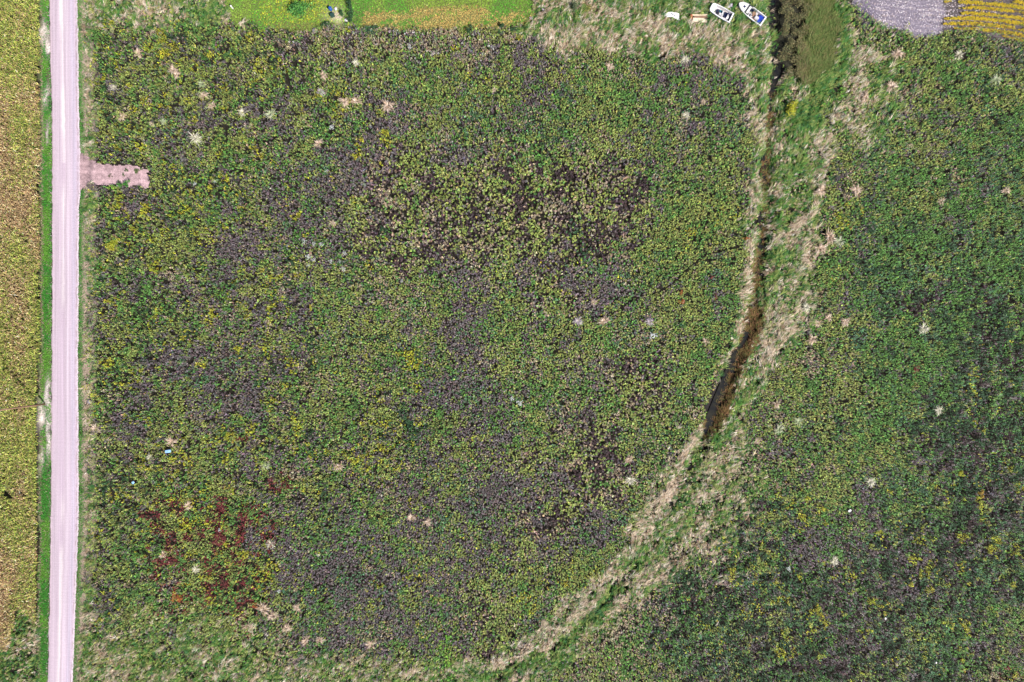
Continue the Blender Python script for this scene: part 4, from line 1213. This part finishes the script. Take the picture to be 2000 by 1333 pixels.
crumple('tarp_scrap', spot(328, 882, .85), (1.15, .55), .15, .12, M_SCRAP, 'pale blue tarp scrap in the weeds below a straw tussock', 'tarp scrap', 41, thick=.015)
crumple('tarp_scrap', spot(260, 943, .85), (.5, .45), .8, .10, M_SCRAP, 'smaller pale blue tarp scrap nearer the road', 'tarp scrap', 42, thick=.015)
crumple('paper_scrap', spot(1660, 998, .85), (.65, .4), .5, .1, M_WHITE, 'white scrap in the dark weeds right of the ditch', 'litter', 43, thick=.015)
crumple('paper_scrap', spot(1828, 1295, .9), (.35, .3), .5, .1, M_WHITE, 'tiny white scrap near the bottom edge of the right field', 'litter', 44, thick=.015)
crumple('paper_scrap', spot(1729, 1208, .9), (.35, .3), 1.5, .1, M_WHITE, 'tiny white scrap among yellow clumps of the lower right field', 'litter', 45, thick=.015)
bm = bmesh.new()
add_box(bm, (0, 0, .55), (.22, .22, 1.1), .3, .03)
add_box(bm, (0, 0, 1.12), (.30, .30, .06), .3, .02)
o = bm_obj('white_post', bm, M_WHITE); o.location = spot(453, 14.5)
tag(o, 'short white post standing in the green yard grass', 'post')

# --- utility pole
root = empty('utility_pole', spot(85, 790), 0, 'tall brown wooden utility pole at the corn edge left of the road', 'utility pole')
bm = bmesh.new()
add_tube(bm, [(0, 0, -.3), (0, 0, 4), (0, 0, 8), (0, 0, 12.6)], [.17, .155, .14, .115], 14)
bm_obj('pole', bm, M_WOOD, root, True)
bm = bmesh.new()
add_box(bm, (-.03, -.19, 11.9), (.11, 2.4, .13), 0, .01)
arm = bm_obj('crossarm', bm, M_WOOD, root); arm.location = (-.13, .19, 0)
for y in (-1.1, 0, 1.1):
    bm = bmesh.new()
    add_lathe(bm, [(.03, 0), (.03, .08), (.07, .10), (.075, .15), (.05, .17), (.065, .20), (.04, .26)], 12)
    iq = bm_obj('insulator', bm, M_PORC, root, True)
    iq.location = (-.16, y if y else .42, 11.97)
for s in (1, -1):
    bm = bmesh.new(); add_tube(bm, [(-.16, s * .75, 11.83), (-.15, 0, 11.15)], .02, 6)
    bm_obj('brace', bm, M_STEEL, root)

# --- tussocks of dead grass: four shapes, copied
def tussock_mesh(seed, cols, nb=95, up=.75, L0=.72):
    r = np.random.default_rng(seed)
    n = nb
    a = r.uniform(0, 2 * np.pi, n)
    lob = .6 + .4 * np.sin(a * 2 + seed) + .25 * np.sin(a * 3 + seed * 2.3)
    rad = np.sqrt(r.random(n)) * .40 * lob
    x, y = np.cos(a) * rad * 1.15 + .12 * np.sin(seed), np.sin(a) * rad * .85
    az = a + r.normal(0, .8, n) + .7 * np.sin(a - seed)
    el = np.clip(up - rad * .9 + r.normal(0, .25, n), .1, 1.4)
    c = np.array(cols)[r.integers(0, len(cols), n)] * np.exp(r.normal(0, .2, (n, 1)))
    Q = blades(x, y, np.full(n, .08) + .30 * (1 - (rad / .42) ** 2), az, el, L0 * r.uniform(.4, 1.4, n), r.uniform(.05, .08, n), r.uniform(.4, 1.3, n))
    return quads_mesh('tussock_blades', Q, np.concatenate([c, c]), M_STRAW)
STRAW = [(0.60, 0.46, 0.36), (0.50, 0.37, 0.28), (0.66, 0.55, 0.47), (0.38, 0.27, 0.19)]
PALE_ = [(0.62, 0.58, 0.46), (0.50, 0.50, 0.34), (0.66, 0.62, 0.55)]
GREENISH = [(0.40, 0.44, 0.26), (0.30, 0.38, 0.22), (0.50, 0.50, 0.40)]
GREY = [(0.44, 0.38, 0.42), (0.56, 0.50, 0.52), (0.34, 0.28, 0.33)]
TM = {k: [tussock_mesh(300 + i + j * 10, cols) for i in range(5)] for j, (k, cols) in enumerate((('s', STRAW), ('p', PALE_), ('g', GREENISH), ('y', GREY)))}
TUS = [
    (270, 105, 1.0, 's', 'straw tussock in the olive weeds nearest the top left yard grass'),
    (338, 135, 1.0, 's', 'straw tussock, upper one of a touching pair in the upper left meadow'),
    (345, 146, .8, 's', 'straw tussock, lower one of a touching pair in the upper left meadow'),
    (220, 172, .8, 'p', 'pale yellowish tussock close to the upper roadside straw'),
    (396, 188, .95, 's', 'straw tussock just up and left of another, south of the pair'),
    (414, 206, .9, 's', 'straw tussock just down and right of another, south of the pair'),
    (474, 219, 1.0, 'p', 'bright pale tussock with a grey-green halo, alone in the upper left meadow'),
    (393, 163, .9, 'g', 'greenish tussock between purple weeds of the upper left meadow'),
    (238, 229, .9, 's', 'brownish straw tussock beside a yellow plant above the gravel entrance'),
    (296, 242, .6, 's', 'small straw tussock right of the brownish one above the gravel entrance'),
    (318, 238, .7, 'g', 'yellow-green tussock right of a small straw one above the gravel entrance'),
    (383, 271, 1.3, 'p', 'large cream tussock right of and above the gravel entrance'),
    (673, 200, 1.2, 's', 'broad bright straw tussock, left half of the widest pair in the upper meadow'),
    (697, 199, 1.1, 's', 'broad straw tussock, right half of the widest pair in the upper meadow'),
    (632, 146, .9, 's', 'straw tussock below the grey stems of the upper meadow'),
    (625, 180, .9, 'y', 'dull greyish tussock left of and above the widest straw pair'),
    (757, 206, 1.3, 's', 'large straw tussock alone to the right of the widest pair'),
    (530, 222, 1.0, 'g', 'greenish tussock far left of the widest straw pair'),
    (696, 124, .8, 'p', 'yellowish tussock under the pale grey stems at the top of the meadow'),
    (621, 281, .95, 's', 'pinkish straw tussock below the white flower cluster of the upper meadow'),
    (965, 174, .6, 's', 'small pinkish tussock near the top centre of the meadow'),
    (1190, 131, .9, 's', 'pinkish tussock in purple weeds below the top straw belt'),
    (1340, 226, .8, 'p', 'cream tussock above the thin north-south trail'),
    (1372, 200, .6, 's', 'small straw tussock at the upper end of the thin north-south trail'),
    (1337, 117, .9, 'p', 'cream tussock just below the straw belt under the boats'),
    (648, 437, .8, 's', 'pinkish tussock above the scattered white flower clusters'),
    (1160, 591, .7, 's', 'small pinkish tussock above the end of the winding dark trail'),
    (1128, 626, 1.0, 'y', 'grey-purple tussock, leftmost of a row of three at the end of the winding trail'),
    (1181, 627, 1.1, 's', 'pink straw tussock, middle of a row of three at the end of the winding trail'),
    (1268, 628, .9, 'y', 'greyish pink tussock, rightmost of a row of three, above the white tussock'),
    (1380, 667, .8, 's', 'straw tussock in green weeds close to the left ditch bank'),
    (1650, 628, 1.0, 's', 'pinkish star-shaped tussock, rightmost of a trio right of the ditch'),
    (1618, 620, .8, 's', 'straw tussock, middle of a trio right of the ditch'),
    (1594, 630, 1.0, 's', 'straw tussock, leftmost of a trio right of the ditch'),
    (1574, 600, .9, 'p', 'shaded pale tussock above the trio right of the ditch'),
    (1584, 662, 1.1, 's', 'pinkish tussock below the trio right of the ditch'),
    (1671, 373, 1.2, 's', 'star-shaped pinkish tussock in the upper right field'),
    (1602, 374, 1.2, 's', 'straw tussock at the head of a straw bank right of the ditch'),
    (1618, 466, 1.4, 's', 'widest straw tussock on the right ditch bank, with a green tuft beside it'),
    (1638, 472, 1.0, 'g', 'pale green tuft hugging the widest straw tussock of the right bank'),
    (1601, 488, 1.3, 's', 'round straw tussock below the widest one of the right bank'),
    (1839, 393, .8, 's', 'small pinkish tussock alone in the green right field'),
    (1966, 372, .9, 's', 'brownish upright tussock near the right edge of the field'),
    (1230, 897, .9, 's', 'straw tussock right of the purple patch in the lower meadow'),
    (1231, 938, 1.0, 'p', 'greenish cream tussock below another right of the purple patch'),
    (335, 862, 1.1, 's', 'straw tussock directly above the blue tarp scrap'),
    (292, 893, .7, 'p', 'small cream tussock left of the blue tarp scrap'),
    (188, 836, 1.0, 's', 'straw tussock hugging the roadside straw strip'),
    (659, 911, 1.0, 's', 'pinkish tussock alone in the lower middle meadow'),
    (368, 988, 1.0, 's', 'pinkish tussock among reddish plants of the lower left meadow'),
    (519, 910, .9, 'g', 'pale green tussock between yellow plants of the lower left meadow'),
    (382, 1112, .9, 'p', 'cream tussock in the middle of the red plants'),
    (318, 1084, .8, 's', 'straw tussock left of the red plants'),
    (516, 1190, 1.3, 's', 'large pale tussock right below the red plants'),
    (533, 1202, 1.1, 's', 'straw tussock touching the large pale one below the red plants'),
    (489, 1226, .9, 's', 'pinkish tussock lower left of the large pale one'),
    (581, 1186, .9, 's', 'small pinkish tussock right of the large pale one'),
    (560, 1227, 1.0, 's', 'straw tussock below and right of the large pale one'),
    (598, 1250, 1.0, 's', 'reddish straw tussock, left of two near the bottom of the meadow'),
    (624, 1249, .9, 's', 'reddish straw tussock, right of two near the bottom of the meadow'),
    (725, 1258, 1.1, 's', 'bright pinkish tussock alone near the bottom of the meadow'),
    (835, 1019, .9, 's', 'straw tussock beneath the purple weeds of the lower meadow'),
    (803, 1010, .9, 's', 'straw tussock to the left of another beneath the purple weeds'),
    (530, 1062, 1.0, 'p', 'yellowish cream tussock right of the red plants'),
    (1699, 941, 1.0, 'p', 'straw tussock in the right field with a dark hollow beside it'),
    (1515, 790, .8, 's', 'small pinkish tussock on the right bank at the bend of the ditch'),
    (1560, 822, 1.0, 'g', 'grey-green tussock in the right field by the bend of the ditch'),
    (1520, 840, 1.0, 'g', 'pale green tussock below the small pinkish one at the bend of the ditch'),
    (1801, 641, 1.1, 'p', 'pale yellowish tussock in the middle of the right field'),
    (1834, 802, .9, 'p', 'cream tussock below the red bushes of the right field'),
    (1945, 157, 1.1, 'g', 'silvery green tussock near the right edge below the yellow crop'),
    (1872, 108, 1.0, 'p', 'pale tussock with a dark hollow just under the yellow crop'),
    (1740, 170, 1.3, 's', 'straw tussock in the green below the pale bare field'),
    (1690, 190, 1.1, 's', 'pinkish straw tussock lower left of another below the pale bare field'),
    (1750, 107, 1.2, 's', 'straw tussock close under the edge of the pale bare field'),
    (1630, 1097, .9, 'p', 'cream tussock with a dark hollow in the purple lower right field'),
    (1478, 862, .7, 's', 'small straw tussock right of the brown ditch sedge end'),
]
for i, (u, v, sc_, k, lab) in enumerate(TUS):
    o = link(bpy.data.objects.new('grass_tussock', TM[k][i % 5]))
    o.location = spot(u, v, .45); o.rotation_euler = (0, 0, (i * 1.7) % 6.28)
    o.scale = (sc_ * 1.22, sc_ * 1.22, sc_ * (.9 + .2 * ((i * 7) % 3)))
    tag(o, lab, 'tussock', 'dead grass tussocks in the meadow')

# --- white flower clusters
def flower_mesh(seed, n=34, rad=.5):
    r = np.random.default_rng(seed)
    a = r.uniform(0, 6.28, n); q = np.sqrt(r.random(n)) * rad * (1 + .3 * np.sin(a * 3 + seed))
    x, y = np.cos(a) * q, np.sin(a) * q
    z = r.uniform(.55, .85, n)
    Vf = leaves(x, y, z, r.uniform(0, 6.28, n), r.uniform(-.2, .3, n), r.uniform(.12, .2, n), r.uniform(.1, .16, n))
    st = blades(x * .7, y * .7, np.zeros(n), a, np.full(n, 1.35), z, np.full(n, .02), np.full(n, .02))
    lf = leaves(x, y, z * .6, r.uniform(0, 6.28, n), r.uniform(-.1, .5, n), r.uniform(.12, .2, n), np.full(n, .06))
    c = np.tile([[.66, .68, .71]], (n, 1)) * r.uniform(.8, 1.0, (n, 1))
    g_ = np.tile([[.09, .16, .06]], (n, 1))
    return quads_mesh('flower_cluster', np.concatenate([Vf, st, lf]), np.concatenate([c, g_, g_, g_]), M_LEAF)
FM = [flower_mesh(400 + i) for i in range(4)]
for i, (u, v, sc_, lab) in enumerate([
    (648, 250, 1.0, 'white flower cluster in purple weeds above the pinkish tussock, brightest of the upper meadow'),
    (594, 473, 1.0, 'white flower cluster, upper left of the scattered white group'),
    (613, 477, .8, 'white flower cluster, second along the top of the scattered white group'),
    (628, 478, .8, 'white flower cluster, third along the top of the scattered white group'),
    (602, 502, 1.1, 'white flower cluster, lower left of the scattered white group'),
    (613, 508, .8, 'white flower cluster touching the lower left one of the group'),
    (602, 518, .7, 'white flower cluster at the bottom left of the scattered white group'),
    (646, 511, .8, 'white flower cluster, low in the middle of the scattered white group'),
    (663, 511, .7, 'white flower cluster, low right in the scattered white group'),
    (673, 495, .8, 'white flower cluster at the right end of the scattered white group'),
    (671, 526, .9, 'white flower cluster at the lower right corner of the scattered white group'),
    (380, 359, .7, 'white flower cluster right of the gravel entrance'),
    (421, 354, .9, 'white flower cluster further right of the gravel entrance'),
    (638, 334, .7, 'white flower cluster between the pinkish tussock and the scattered group'),
    (785, 549, .6, 'tiny white flower cluster below the dark middle of the meadow'),
    (1015, 787, 1.1, 'whitish flower cluster in the middle of the lower meadow'),
    (1000, 779, .9, 'whitish flower cluster left of another in the middle of the lower meadow'),
    (1275, 656, 1.3, 'brightest white flower cluster, under the greyish pink tussock left of the ditch'),
    (622, 1085, .6, 'tiny white flower cluster in the purple lower meadow'),
    (428, 1036, .6, 'tiny white flower cluster above the red plants'),
    (545, 1155, .8, 'pale flower cluster right of the red plants'),
    (1540, 1111, .9, 'pale flower cluster in the purple patch right of the ditch'),
    (800, 92, .8, 'white flower cluster among the grey stems at the top of the meadow'),
    (962, 92, .7, 'white flower cluster near the top centre of the meadow'),
]):
    o = link(bpy.data.objects.new('flower_cluster', FM[i % 4]))
    o.location = spot(u, v, .35); o.rotation_euler = (0, 0, i * 1.3); o.scale = (sc_,) * 3
    tag(o, lab, 'white flowers', 'white flower clusters in the meadow')

# --- shrubs
def shrub(u, v, rx, ry, h, cols, label, nl=500, leaf=.2, name='shrub', cat='shrub', rz=0.0, group=None):
    root = empty(name, spot(u, v), rz, label, cat, group)
    h = h + (.4 if name == 'shrub' and v > 95 else 0)
    r = np.random.default_rng(int(u * 7 + v))
    nc = max(5, int(nl / 60))
    cx, cy = r.normal(0, .42, nc) * rx, r.normal(0, .42, nc) * ry
    cz = h * r.uniform(.45, .85, nc) * (1 - .35 * np.hypot(cx / rx, cy / ry))
    ci = r.integers(0, nc, nl)
    d = r.normal(0, 1, (nl, 3)); d /= np.linalg.norm(d, axis=1)[:, None]
    q = r.uniform(.3, 1, nl) ** .5
    x = cx[ci] + d[:, 0] * q * rx * .38; y = cy[ci] + d[:, 1] * q * ry * .38; z = np.maximum(cz[ci] + d[:, 2] * q * h * .26, .08)
    c = np.array(cols)[r.integers(0, len(cols), nl)] * np.exp(r.normal(0, .25, (nl, 1)))
    L = leaf * r.uniform(.7, 1.3, nl)
    quads_obj('foliage', leaves(x, y, z, r.uniform(0, 6.28, nl), r.uniform(-.3, .9, nl), L, L * .6, r.normal(0, .5, nl)), c, M_LEAF, root)
    bm = bmesh.new()
    for i in range(min(nc, 7)):
        add_tube(bm, [(cx[i] * .1, cy[i] * .1, -.1), (cx[i] * .5, cy[i] * .5, cz[i] * .5), (cx[i], cy[i], cz[i])], [.045, .03, .012], 6)
    bm_obj('stem', bm, M_BARK, root)
    return root
DKG = [(0.03, 0.085, 0.03), (0.045, 0.11, 0.035), (0.025, 0.06, 0.03)]
shrub(591, 22, 2.3, 2.0, 2.6, [(0.07, 0.24, 0.045), (0.045, 0.15, 0.04), (0.13, 0.32, 0.06)], 'round dark green shrub among bright yellow-green weeds of the far yard', 1100, .26)
shrub(684, 12, .7, 1.4, 1.8, DKG, 'narrow dark shrub at the top edge, left of the bright green lawn patch', 450)
shrub(685, 33, .6, 1.1, 1.6, DKG, 'narrow dark shrub against the left side of the bright green lawn patch', 380)
shrub(666, 26, .5, .6, 1.2, DKG, 'small dark shrub right of the storage bin', 220)
shrub(640, 46, 1.1, .7, 1.0, DKG, 'low dark shrub at the yard edge below the storage bin', 320)
shrub(720, 62, 1.5, 1.0, 1.5, [(0.035, 0.10, 0.05), (0.06, 0.14, 0.07), (0.03, 0.07, 0.04)], 'dark bluish shrub under the left end of the tan mown strip', 520)
shrub(918, 60, .7, .8, 1.5, DKG, 'small dark shrub at the lower edge of the tan mown strip', 320)
shrub(978, 56, .8, .9, 1.7, DKG, 'dark upright shrub near the right end of the tan mown strip', 340)
shrub(1004, 58, 1.2, .5, 1.2, DKG, 'low dark shrub trailing right of the upright one by the tan strip', 320)
shrub(1120, 15, .8, 1.8, 1.9, [(0.06, 0.09, 0.05), (0.09, 0.11, 0.05)], 'dark olive shrub at the top edge right of the tan strip', 420)
shrub(1142, 20, 2.0, 1.7, 1.1, [(0.20, 0.22, 0.05), (0.14, 0.18, 0.04), (0.24, 0.20, 0.05)], 'broad olive-yellow shrub at the top edge left of the white panel', 600, .22)
OLV = [(0.17, 0.145, 0.065), (0.12, 0.125, 0.05), (0.22, 0.18, 0.09), (0.10, 0.13, 0.05)]
for u, v, r1, r2, h_, lab in [
    (1531, 8, 1.5, 1.6, 2.4, 'olive-brown bush, topmost left of the thicket by the larger boat'),
    (1556, 4, 1.6, 1.4, 2.6, 'olive-brown bush at the top edge, middle of the thicket'),
    (1578, 14, 1.5, 1.5, 2.3, 'olive bush at the top edge where the thicket meets the smooth reeds'),
    (1541, 30, 1.4, 1.7, 2.6, 'olive-brown bush level with the stern of the larger boat'),
    (1565, 36, 1.7, 1.5, 2.5, 'yellowish olive bush right of the one level with the boat stern'),
    (1536, 58, 1.3, 1.6, 2.3, 'olive-brown bush on the left edge of the thicket below the boat stern'),
    (1557, 62, 1.5, 1.7, 2.5, 'broad olive-brown bush in the very middle of the thicket'),
    (1580, 58, 1.4, 1.5, 2.2, 'olive bush pressed against the smooth reeds, halfway down the thicket'),
    (1543, 86, 1.5, 1.4, 2.3, 'olive-brown bush on the left edge, lower half of the thicket'),
    (1566, 90, 1.6, 1.6, 2.2, 'olive-tan bush on the right, lower half of the thicket'),
    (1535, 108, 1.5, 1.2, 1.9, 'small olive-brown bush at the lower left corner of the thicket'),
    (1556, 116, 1.5, 1.4, 2.0, 'olive-tan bush low in the middle of the thicket'),
    (1548, 142, 1.5, 1.5, 1.8, 'olive-tan bush at the lower tip of the thicket'),
]:
    shrub(u, v, r1, r2, h_, OLV, lab, 620, .17, group='bushes of the thicket at the ditch head')
shrub(1543, 216, 1.15, 2.1, 1.5, [(0.46, 0.42, 0.02), (0.38, 0.38, 0.03), (0.24, 0.30, 0.03)], 'bright yellow bush on the green bank right of the ditch', 900, .2)
ORG = [(0.40, 0.11, 0.03), (0.30, 0.07, 0.03), (0.34, 0.14, 0.04)]
RED = [(0.17, 0.035, 0.04), (0.22, 0.05, 0.045), (0.11, 0.03, 0.035)]
shrub(1333, 588, .6, .7, .9, ORG, 'rusty orange bush, larger of two close together left of the ditch', 260, .17)
shrub(1331, 573, .4, .5, .8, ORG, 'rusty orange bush, smaller of two close together left of the ditch', 150, .15)
shrub(1399, 580, .5, .6, .8, RED, 'dark red bush between the orange pair and the ditch', 180, .16)
shrub(1391, 541, .5, .6, .8, RED, 'dark red bush above another, up from the orange pair', 180, .16)
shrub(1460, 467, .6, .4, .9, ORG, 'orange bush on the ditch edge where the winding trail starts', 180, .16)
shrub(345, 1166, .95, 1.4, .9, ORG, 'orange-red bush at the lower left of the red plants', 520, .18)
shrub(496, 1184, .7, .6, .8, ORG, 'orange-red bush beside the large pale tussock', 240, .17)
shrub(483, 1009, 1.5, 1.2, .9, RED, 'wide dark red bush above the main red plants', 620, .18)
shrub(556, 950, 1.6, 1.0, .9, RED, 'dark red bush up and right of the other red plants', 560, .18)
shrub(427, 1056, 1.7, 1.3, .9, RED, 'largest dark red bush in the middle of the red plants', 760, .18)
shrub(1791, 721, .8, .7, .9, RED, 'crimson bush alone in the dark right field', 320, .17)
shrub(1791, 755, .5, .6, .8, [(0.09, 0.02, 0.025), (0.07, 0.025, 0.03)], 'dark maroon bush just below the crimson one', 200, .16)
shrub(1918, 966, .8, .75, .9, [(0.42, 0.28, 0.05), (0.36, 0.24, 0.06)], 'tan-orange bush in the lower right field near the right edge', 330, .17)
shrub(1876, 927, .75, .6, .9, [(0.36, 0.36, 0.02), (0.28, 0.30, 0.03)], 'yellow bush up and left of the tan-orange one', 300, .17)
shrub(217, 478, 1.7, .9, 1.0, [(0.40, 0.42, 0.03), (0.32, 0.36, 0.04)], 'bright yellow bush close to the road below the gravel entrance', 480, .18)
shrub(269, 336, .75, .75, .45, [(0.08, 0.12, 0.04), (0.11, 0.16, 0.05)], 'round green plant at the far end of the gravel entrance', 280, .14, 'weed_clump', 'weed')
shrub(248, 333, .40, .55, .4, [(0.08, 0.11, 0.06), (0.12, 0.15, 0.07)], 'small green plant left of the round one on the gravel entrance', 120, .13, 'weed_clump', 'weed')
shrub(242, 342, .35, .35, .35, [(0.10, 0.13, 0.07), (0.14, 0.17, 0.09)], 'tiny green plant in the middle of the gravel entrance', 90, .12, 'weed_clump', 'weed')
shrub(216, 343, .4, .35, .35, [(0.12, 0.11, 0.08), (0.14, 0.14, 0.08)], 'tiny brownish plant nearest the road on the gravel entrance', 90, .12, 'weed_clump', 'weed')
shrub(232, 354, .35, .35, .35, [(0.10, 0.14, 0.09), (0.13, 0.16, 0.10)], 'tiny grey-green plant near the lower edge of the gravel entrance', 90, .12, 'weed_clump', 'weed')
shrub(245, 362, 1.0, .9, 1.0, [(0.05, 0.20, 0.03), (0.08, 0.24, 0.04)], 'bright green shrub on the lower edge of the gravel entrance', 420, .17)
